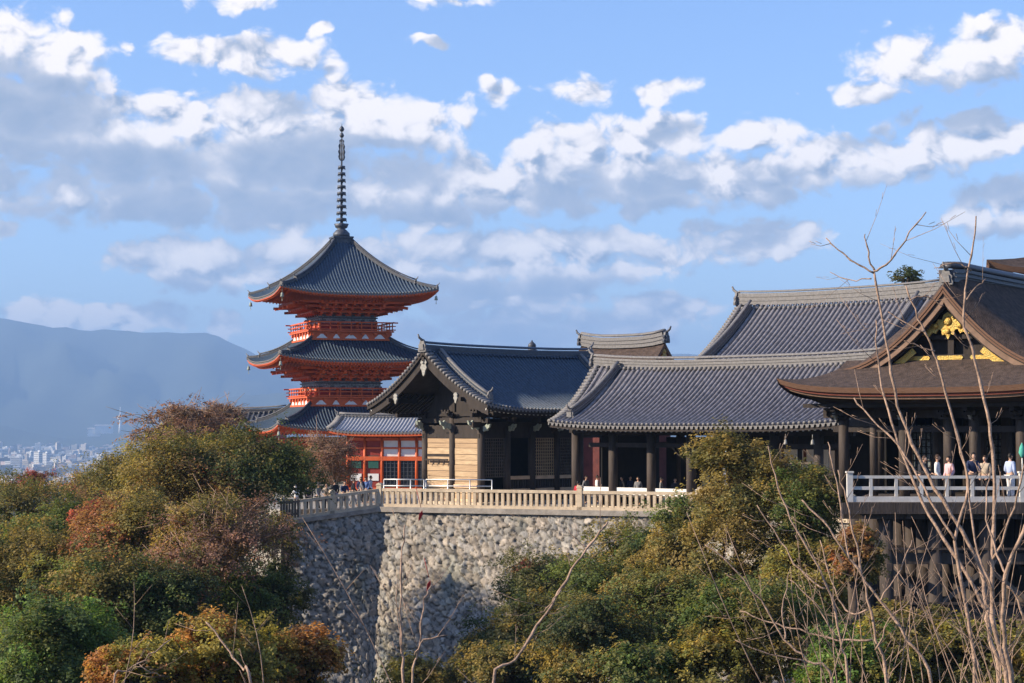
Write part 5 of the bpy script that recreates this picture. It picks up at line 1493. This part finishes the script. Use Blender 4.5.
# ------------------------------------------------------------------ people
def skin_mesh(name, pts, edges, rad, mats, sub=1):
    me = bpy.data.meshes.new(name); me.from_pydata(pts, edges, [])
    o = bpy.data.objects.new(name, me); C.objects.link(o)
    md = o.modifiers.new('s', 'SKIN'); md.use_smooth_shade = True
    for i, r_ in enumerate(rad): me.skin_vertices[0].data[i].radius = (r_, r_) if isinstance(r_, float) else r_
    me.skin_vertices[0].data[0].use_root = True
    if sub: sd = o.modifiers.new('b', 'SUBSURF'); sd.levels = sub; sd.render_levels = sub
    dg = bpy.context.evaluated_depsgraph_get(); ev = o.evaluated_get(dg)
    m2 = bpy.data.meshes.new_from_object(ev); bpy.data.objects.remove(o)
    m2.materials.clear()
    for q in mats: m2.materials.append(q)
    return m2
def make_person_meshes(pose):
    lean = {'stand': 0, 'rail': .12, 'walk': .03}[pose]
    P = [(0, 0, .95), (0, -.01 - lean * .4, 1.12), (0, -lean, 1.32), (0, -lean * 1.3, 1.45), (0, -lean * 1.5 - .01, 1.53)]
    rad = [(.145, .10), (.13, .095), (.16, .105), .06, .058]; E_ = [(0, 1), (1, 2), (2, 3), (3, 4)]
    arms = []; legs = []
    for s in (-1, 1):
        b0 = len(P)
        if pose == 'rail': A = [(s * .17, -lean, 1.39), (s * .23, -lean - .08, 1.14), (s * .17, -lean - .30, 1.06), (s * .15, -lean - .37, 1.05)]
        elif pose == 'walk': A = [(s * .17, -lean, 1.39), (s * .24, s * .12, 1.12), (s * .23, s * .2 - .1, .9), (s * .23, s * .2 - .14, .83)]
        else: A = [(s * .17, 0, 1.39), (s * .23, .03, 1.12), (s * .19, -.10, .93), (s * .16, -.16, .88)]
        P += A; rad += [.058, .043, .03, .028]; E_ += [(2, b0), (b0, b0 + 1), (b0 + 1, b0 + 2), (b0 + 2, b0 + 3)]; arms.append(b0)
        w = Vector(A[3]); d = (w - Vector(A[2])).normalized(); side = Vector((s, 0, 0))
        for k, (off, ln) in enumerate(((-.028, .075), (-.010, .088), (.010, .082), (.028, .062))):
            i = len(P); a = w + side * off + d * .045; c = a + d * ln * .6; e = c + d * ln * .3 + Vector((0, 0, -.02))
            P += [tuple(a), tuple(c), tuple(e)]; rad += [.009, .008, .007]; E_ += [(b0 + 3, i), (i, i + 1), (i + 1, i + 2)]
        i = len(P); a = w - side * .035 + d * .01; e = a - side * .02 + d * .045; P += [tuple(a), tuple(e)]; rad += [.011, .009]; E_ += [(b0 + 3, i), (i, i + 1)]
    for s in (-1, 1):
        b0 = len(P); st = s * .16 if pose == 'walk' else 0
        L_ = [(s * .09, 0, .88), (s * .10, st * .6 - .02, .50), (s * .10, st * 1.4, .09), (s * .11, st * 1.4 - .14, .045)]
        P += L_; rad += [.085, .058, .040, .035]; E_ += [(0, b0), (b0, b0 + 1), (b0 + 1, b0 + 2), (b0 + 2, b0 + 3)]; legs.append(b0)
    body = skin_mesh('person_body', P, E_, rad, [M['skin']])
    # the head: an egg with brow, nose, mouth, chin and ears, joined to the body mesh
    hb = MB(); hc = Vector((0, -lean * 1.6 - .02, 1.62)); n, mseg = 18, 12; V = []
    for i in range(mseg + 1):
        ph = math.pi * i / mseg
        for k in range(n):
            th = 2 * math.pi * k / n; x = math.sin(ph) * math.cos(th); y = math.sin(ph) * math.sin(th); z = math.cos(ph)
            sx = .075 * (1 - .18 * max(0, -z)); f = Vector((x * sx, y * .093, z * .118))
            front = max(0, -y)
            if front > .8 and abs(x) < .25 and -.35 < z < .1: f.y -= .022
            if front > .7 and .2 < abs(x) < .5 and -.02 < z < .2: f.y += .010
            if front > .8 and abs(x) < .3 and -.62 < z < -.45: f.y -= .006
            V.append(tuple(hc + f))
    Fc = [(i * n + k, (i + 1) * n + k, (i + 1) * n + (k + 1) % n, i * n + (k + 1) % n) for i in range(mseg) for k in range(n)]
    hb.add(V, Fc, 0, True)
    for s in (-1, 1):
        hb.tube([hc + Vector((s * .072, 0, -.03)), hc + Vector((s * .082, .01, 0)), hc + Vector((s * .078, .012, .03))], [.012, .016, .010], 6)
        hb.tube([hc + Vector((s * .028, -.082, .012)), hc + Vector((s * .028, -.089, .012))], [.010, .006], 6, 1)
    hb.tube([hc + Vector((-.022, -.088, -.062)), hc + Vector((.022, -.088, -.062))], .006, 5, 2)
    ho = hb.build('person', ['skin', 'hair', 'red_leaf'])
    # merge head and body into one mesh
    nb = len(body.vertices); co = np.empty(nb * 3); body.vertices.foreach_get('co', co)
    vv = co.reshape(-1, 3).tolist() + [tuple(v.co) for v in ho.data.vertices]
    ff = [tuple(p.vertices) for p in body.polygons] + [tuple(i + nb for i in p.vertices) for p in ho.data.polygons]
    mi = [0] * len(body.polygons) + [p.material_index for p in ho.data.polygons]
    me = bpy.data.meshes.new('person'); me.from_pydata(vv, [], ff)
    for q in ('skin', 'hair', 'red_leaf'): me.materials.append(M[q])
    me.polygons.foreach_set('material_index', mi); me.polygons.foreach_set('use_smooth', [True] * len(ff)); me.update()
    bpy.data.objects.remove(ho)
    # jacket and trousers wrap the body
    jp = [P[0], P[1], P[2], (P[3][0], P[3][1], 1.43)]; jr = [(.172, .128), (.16, .122), (.185, .13), .082]; je = [(0, 1), (1, 2), (2, 3)]
    for a in arms:
        i = len(jp); jp += [P[a], P[a + 1], P[a + 2]]; jr += [.076, .06, .046]; je += [(2, i), (i, i + 1), (i + 1, i + 2)]
    jk = skin_mesh('jacket', jp, je, jr, [M['skin']])
    tp = [(0, 0, .96)]; tr = [(.155, .115)]; te = []
    for a in legs:
        i = len(tp); tp += [P[a], P[a + 1], (P[a + 2][0], P[a + 2][1], .12)]; tr += [.105, .077, .062]; te += [(0, i), (i, i + 1), (i + 1, i + 2)]
    tr_ = skin_mesh('trousers', tp, te, tr, [M['skin']])
    hh = MB(); V = []
    for i in range(8):
        ph = math.pi * .62 * i / 7
        for k in range(n):
            th = 2 * math.pi * k / n; x = math.sin(ph) * math.cos(th); y = math.sin(ph) * math.sin(th); z = math.cos(ph)
            if y < -.5 and z < .45: z = .45; 
            V.append(tuple(hc + Vector((x * .086, y * .102 + .006, z * .128 + .006))))
    hh.add(V, [(i * n + k, (i + 1) * n + k, (i + 1) * n + (k + 1) % n, i * n + (k + 1) % n) for i in range(7) for k in range(n)], 0, True)
    ha = hh.build('hair', 'hair'); hm = ha.data; bpy.data.objects.remove(ha)
    return me, jk, tr_, hm
PM = {p: make_person_meshes(p) for p in ('stand', 'rail', 'walk')}
for nm, c in {'cloth_red': (.50, .03, .05), 'cloth_black': (.02, .02, .024), 'cloth_navy': (.02, .03, .075), 'cloth_blue': (.10, .17, .38), 'cloth_white': (.75, .72, .70), 'cloth_pink': (.65, .40, .42), 'cloth_grey': (.20, .20, .21), 'cloth_pale_blue': (.38, .45, .62), 'cloth_green': (.08, .40, .32), 'hair_grey': (.50, .48, .45), 'hair_brown': (.05, .028, .018), 'cloth_beige': (.42, .34, .25)}.items():
    mat(nm, c, .8, .12, 6, .2, 60)
def person(label, x, y, z, face, jacket, trousers='cloth_black', hair='hair', pose='stand', h=1.0, group=None, bag=None):
    ms = PM[pose]
    o = bpy.data.objects.new('person', ms[0]); C.objects.link(o); o.location = (x, y, z); o.rotation_euler.z = face; o.scale = (h, h, h)
    tag(o, label, 'person', group)
    for nm, me, mt in (('jacket', ms[1], jacket), ('trousers', ms[2], trousers), ('hair', ms[3], hair)):
        c = bpy.data.objects.new(nm, me); C.objects.link(c); c.parent = o
        c.material_slots[0].link = 'OBJECT'; c.material_slots[0].material = M[mt]
    if bag:
        b = MB(); b.prism([(-.14, .0), (.14, 0), (.16, .2), (.13, .4), (0, .45), (-.13, .4), (-.16, .2)], (0, .2, 1.0), (1, 0, 0), (0, 0, 1), .15)
        q = b.build('backpack', bag); tag(q, 'small backpack worn by ' + label[:60].rsplit(' ', 2)[0], 'backpack'); q.location = (x, y, z); q.rotation_euler.z = face; q.scale = (h, h, h)
    return o
def at(px, Y, z=0.0): return (pt(px, 450, Y)[0], Y, z)
# figures along the fence and in the halls; face 0 looks at the camera
person('person in a red jacket standing behind the stone fence', *at(578, 109.8), R(150), 'cloth_red', pose='stand', h=.98)
GC = 'visitors crowding behind the left end of the stone fence'
for (px, Y, z, f, j, tr, ha, po, h, lab) in (
  (297, 111.8, -.3, R(-150), 'cloth_white', 'cloth_grey', 'hair_grey', 'rail', .98, 'person in a white top with grey hair leaning at the far left fence'),
  (309, 112.2, -.25, R(170), 'cloth_black', 'cloth_black', 'hair', 'stand', 1.0, 'person dressed in black next to the white-topped person at the fence'),
  (318, 113, -.2, R(60), 'cloth_grey', 'cloth_black', 'hair', 'walk', .97, 'person in dark grey walking behind the left fence'),
  (327, 112.6, -.15, R(0), 'cloth_beige', 'cloth_black', 'hair_brown', 'rail', .95, 'person in a beige top beside the middle fence post'),
  (335, 113.6, -.1, R(200), 'cloth_black', 'cloth_navy', 'hair', 'stand', 1.02, 'tall person in black right of the middle fence post'),
  (344, 113.2, -.05, R(20), 'cloth_navy', 'cloth_black', 'hair', 'rail', .96, 'person in a navy jacket looking over the left fence'),
  (353, 114.6, 0, R(90), 'cloth_black', 'cloth_grey', 'hair', 'walk', 1.0, 'person in black walking right behind the left fence'),
  (362, 116.0, 0, R(-90), 'cloth_grey', 'cloth_black', 'hair_brown', 'walk', .96, 'person in grey walking left near the corner fence post'),
  (361, 119.0, 0, R(10), 'cloth_navy', 'cloth_black', 'hair', 'stand', .98, 'leftmost of the three people in blue by the red wall'),
  (366, 119.5, 0, R(-30), 'cloth_blue', 'cloth_grey', 'hair_brown', 'stand', .96, 'middle of the three people in blue by the red wall'),
  (370, 120.5, 0, R(70), 'cloth_pale_blue', 'cloth_black', 'hair', 'walk', 1.0, 'person in a pale blue shirt nearest the corner post')):
    person(lab, *at(px, Y, z), f, j, tr, ha, po, h, GC)
GI = 'visitors inside the long open hall'
for (px, Y, f, j, lab) in (
  (586, 116, R(40), 'cloth_grey', 'person in grey at the left end of the long open hall'),
  (597, 117, R(100), 'cloth_white', 'person in a white top in the shade left of the first hall column'),
  (622, 114.5, R(-60), 'cloth_black', 'person dressed in black just right of the first lit hall column'),
  (630, 115.5, R(30), 'cloth_navy', 'person in navy between the two lit hall columns'),
  (638, 113.5, R(-20), 'cloth_grey', 'person in light grey sitting-height left of the second lit hall column'),
  (661, 112.0, R(80), 'cloth_grey', 'person in grey before the white panel right of the second lit column'),
  (675, 110.5, R(10), 'cloth_black', 'person in black beside the white panel half hidden by the gold maple')):
    lab = lab.replace(' sitting-height', ' standing')
    person(lab, *at(px, Y, .16), f, j, group=GI, h=.97)
GS = 'visitors on the timber stage'
person('person in dark clothes bending at the rail behind the bare stems', *at(920, 69.76, 2.085), R(40), 'cloth_black', hair='hair_brown', pose='rail', h=.95, group=GS)
person('person in a white and pink top standing near the stage rail', *at(937, 70.40, 2.085), R(70), 'cloth_white', hair='hair_brown', pose='stand', h=.97, group=GS)
person('person in a pink top just right of the white-topped visitor', *at(949, 70.88, 2.085), R(-60), 'cloth_pink', hair='hair', pose='stand', h=.93, group=GS)
person('person in a navy shirt resting on the stage rail', *at(972, 69.60, 2.085), R(0), 'cloth_navy', hair='hair', pose='rail', h=1.02, group=GS)
person('person in a beige top right of the navy-shirted visitor', *at(985, 70.08, 2.085), R(-40), 'cloth_beige', hair='hair_brown', pose='stand', h=.95, group=GS)
person('person in a pale blue shirt and white trousers at the right end of the stage', *at(1010, 69.92, 2.085), R(120), 'cloth_pale_blue', 'cloth_white', hair='hair', pose='stand', h=1.0, group=GS)
# turquoise parasol held at the right edge
t = thing('parasol', 'folded turquoise parasol leaning by the visitor at the right edge of the stage', 'parasol', at(1022, 71, 2.085))
b = MB(); b.lathe([(.02, 1.55), (.07, 1.62), (.13, 1.75), (.09, 1.95), (.02, 2.1)], n=8); b.build('canopy', 'cloth_green', t)
b = MB(); b.tube([(0, 0, 0), (0, 0, 2.12)], .015, 6); b.build('pole', 'metal_rail', t)

# ------------------------------------------------------------------ bare saplings in the foreground
def sapling(label, D, stems, seed, base_px=None, knots=True, red=None, shoots=5):
    r = random.Random(seed)
    b0 = pt(stems[0][0][0][0], stems[0][0][0][1], D)
    gz = float(ground_z(b0[0], b0[1]))
    t = thing('bare_sapling', label, 'sapling', (b0[0], b0[1], gz), 0, 'bare saplings in the foreground')
    O = Vector((b0[0], b0[1], gz))
    def P(px, py, dz=0): return Vector(pt(px, py, D + dz)) - O
    first = True
    for (path, w0, w1, dz) in stems:
        pts = [P(x, y, dz * i / (len(path) - 1)) for i, (x, y) in enumerate(path)]
        if path[0][1] >= 683:
            q = pts[0].copy(); q.z = -.2; q.x *= .6; pts.insert(0, q)
        fine = []
        for i in range(len(pts) - 1):
            k = 4
            for j in range(k):
                a = pts[max(0, i - 1)]; p = pts[i]; q = pts[i + 1]; c = pts[min(len(pts) - 1, i + 2)]; u = j / k
                v = .5 * ((2 * p) + (q - a) * u + (2 * a - 5 * p + 4 * q - c) * u * u + (3 * p - a - 3 * q + c) * u ** 3)
                fine.append(v + Vector((r.uniform(-1, 1), 0, r.uniform(-1, 1))) * .009)
        fine.append(pts[-1])
        n = len(fine); m = D / F / 2
        rad = [(w0 + (w1 - w0) * i / (n - 1)) * .84 * m * r.uniform(.92, 1.1) * (1.25 if knots and i % 5 == 0 else 1) for i in range(n)]
        b = MB(); b.tube(fine, rad, 7); b.build('stem', 'twig_wood', t)
        # side twigs
        for i in range(4, n - 2, 2):
            if r.random() < .3: continue
            p = fine[i]; d = (fine[i + 1] - fine[i - 1]).normalized(); sd = Vector((d.z, 0, -d.x)) * r.choice((-1, 1))
            ln = r.uniform(.12, .5) * D / 14; e = p + (d * r.uniform(.5, 1) + sd * r.uniform(.5, 1) + Vector((0, r.uniform(-.3, .3), .15))).normalized() * ln
            mid = p.lerp(e, .5) + Vector((0, 0, -.02)); rr = min(rad[i] * .5, .75 * m)
            tw = MB(); tw.tube([p, mid, e], [rr, rr * .75, rr * .45], 5)
            for q in (.45, .75):
                a = p.lerp(e, q); tw.tube([a, a + (sd * .5 + d).normalized() * .05 * D / 14], [rr * .6, rr * .7], 4)
            tw.build('twig', 'twig_wood', t)
    for k in range(shoots):
        path = stems[k % len(stems)][0]
        if path[0][1] < 600: path = stems[0][0]
        x0, y0 = path[0]; x = x0 + r.uniform(-30, 25); top = r.uniform(60, 190)
        lean = r.uniform(-.55, .35); pts = []
        for j in range(6):
            u = j / 5; pts.append(P(x + lean * top * u + 6 * math.sin(u * 3 + k), 700 - top * u, r.uniform(-.05, .05) + .4 * math.sin(k)))
        q = pts[0].copy(); q.z = -.2; q.x *= .7; pts.insert(0, q)
        b = MB(); rr = [(1.5 - 1.0 * i / 6) * D / F / 2 for i in range(7)]; b.tube(pts, rr, 5)
        for i in (3, 4, 5):
            sd = Vector((r.choice((-1, 1)) * .14, r.uniform(-.05, .05), .16)) * D / 14; b.tube([pts[i], pts[i] + sd * .6, pts[i] + sd], [rr[i] * .7, rr[i] * .5, rr[i] * .35], 4)
        b.build('shoot', 'twig_wood', t)
    for (x, y) in red or []:
        p = P(x, y)
        b = MB(); b.prism([(0, .025), (.012, .0), (.009, -.025), (0, -.048), (-.007, -.02), (-.011, 0)], p, (1, .2, 0), (.35, 0, 1), .004); b.tube([p + Vector((0, 0, .04)), p + Vector((-.03, 0, .16))], .002, 4)
        b.build('red_leaf', 'red_leaf', t)
    return t
sapling('tallest bare sapling with forked tips against the sky by the gilded gable', 15, [
  ([(1000, 690), (990, 640), (986, 600), (978, 560), (942, 500), (917, 455), (898, 405), (886, 340), (874, 272)], 6.5, 2.6, .6),
  ([(874, 272), (868, 252), (865, 234)], 2.6, 1.2, 0), ([(874, 272), (855, 262), (838, 250), (826, 238)], 2.4, 1.2, .1),
  ([(874, 272), (890, 260), (905, 240), (926, 212)], 2.6, 1.3, -.1), ([(872, 278), (850, 280), (830, 272)], 1.6, .8, .2),
  ([(986, 610), (958, 560), (930, 515), (905, 460), (888, 410), (878, 365), (876, 320)], 4.6, 1.6, .8)], 1)
sapling('dark-stemmed bare sapling reaching above the roof ridge right of the gable', 14, [
  ([(1008, 695), (996, 640), (992, 590), (994, 520), (992, 450), (984, 400), (972, 350), (963, 320), (965, 290), (971, 255), (976, 216)], 6.5, 1.6, .4),
  ([(971, 270), (955, 262), (934, 268)], 1.8, .9, 0), ([(966, 300), (976, 288), (986, 279)], 1.8, .9, .1),
  ([(994, 560), (1010, 520), (1024, 470), (1034, 440)], 3, 1.4, -.3), ([(992, 590), (975, 540), (968, 480), (955, 430)], 3, 1.2, .3)], 2)
sapling('bare sapling with short side twigs rising in front of the gilded gable', 14.5, [
  ([(975, 695), (968, 620), (955, 540), (968, 490), (958, 440), (942, 380), (930, 345), (918, 318), (906, 286)], 5, 1.8, .3),
  ([(924, 332), (905, 322), (888, 312)], 1.8, .9, .1), ([(934, 352), (918, 346), (904, 341)], 1.7, .9, 0), ([(910, 300), (925, 296), (944, 306)], 1.8, .9, 0),
  ([(955, 540), (930, 500), (905, 455), (878, 425), (854, 398)], 3.2, 1.6, .5)], 3)
sapling('curved bare sapling at the right edge in front of the stage', 12, [
  ([(1012, 695), (1004, 640), (1003, 600), (1008, 565), (1026, 525)], 6, 4.5, -.2), ([(1005, 585), (1018, 600), (1030, 640)], 3, 2, 0), ([(1006, 575), (994, 545), (985, 510), (990, 470)], 3, 1.4, .3)], 4)
sapling('long leaning bare sapling crossing from the bottom up to the stage corner', 13, [
  ([(932, 695), (908, 640), (880, 600), (850, 560), (822, 520), (802, 500)], 4, 2, .4), ([(880, 600), (900, 570), (912, 540)], 2, 1, .1), ([(850, 560), (842, 520), (834, 470), (828, 442)], 2.4, 1.2, .2)], 5)
sapling('bare sapling fanning out below the stage corner', 13.5, [
  ([(888, 695), (876, 640), (868, 600), (856, 545), (846, 500), (838, 470)], 4.2, 1.6, .2), ([(872, 640), (838, 640), (800, 630), (770, 622), (740, 611)], 2.6, 1.2, .3),
  ([(868, 610), (850, 612), (835, 590), (820, 540)], 2.4, 1.2, .2), ([(876, 650), (890, 620), (910, 600)], 2, 1, 0)], 6)
sapling('thin bare sapling rising in front of the olive-gold maple', 13, [
  ([(850, 695), (840, 640), (826, 582), (797, 530), (778, 487), (768, 446)], 3.6, 1.4, .3), ([(826, 590), (800, 570), (780, 540), (757, 505)], 2.2, 1.2, .2), ([(838, 640), (812, 600), (790, 580)], 2, 1, .1)], 7)
sapling('bare sapling with arching stems at the bottom right of centre', 12.5, [
  ([(835, 695), (808, 660), (785, 640), (760, 600), (725, 560), (705, 545)], 3.2, 1.4, .2), ([(785, 640), (783, 610), (790, 570)], 2, 1, .1), ([(808, 662), (770, 655), (735, 640)], 2, 1, 0)], 8)
sapling('upright bare sapling with two red leaves in front of the boulder wall', 12, [
  ([(404, 695), (402, 650), (401, 610), (402, 560), (405, 525)], 3.6, 1.6, .1), ([(412, 695), (418, 650), (425, 600), (432, 585)], 3, 1.4, .1),
  ([(414, 655), (424, 640), (448, 635)], 2.2, 1.2, 0), ([(402, 650), (398, 610), (396, 575)], 1.4, .7, .1)], 9, red=[(421, 514), (429, 584)], shoots=1)
sapling('single pale slanting bare stem leaning right at the bottom centre', 12, [
  ([(492, 695), (515, 660), (545, 615), (572, 570), (590, 545), (608, 522)], 3.8, 2.4, .2), ([(560, 590), (548, 606), (540, 612)], 1.6, .8, 0), ([(588, 547), (576, 540), (568, 528)], 1.6, .8, 0)], 10, shoots=0)
sapling('short pale bare stem leaning left over the orange maple', 12, [
  ([(252, 695), (240, 668), (226, 645), (206, 622)], 3.2, 2.0, .2)], 11, shoots=1)
sapling('forked bare stem beside the orange maple at the lower left', 12.5, [
  ([(112, 695), (128, 672), (150, 655), (170, 640)], 2.4, 1.2, .1), ([(128, 672), (140, 668), (160, 676)], 1.4, .8, 0)], 12, shoots=1)
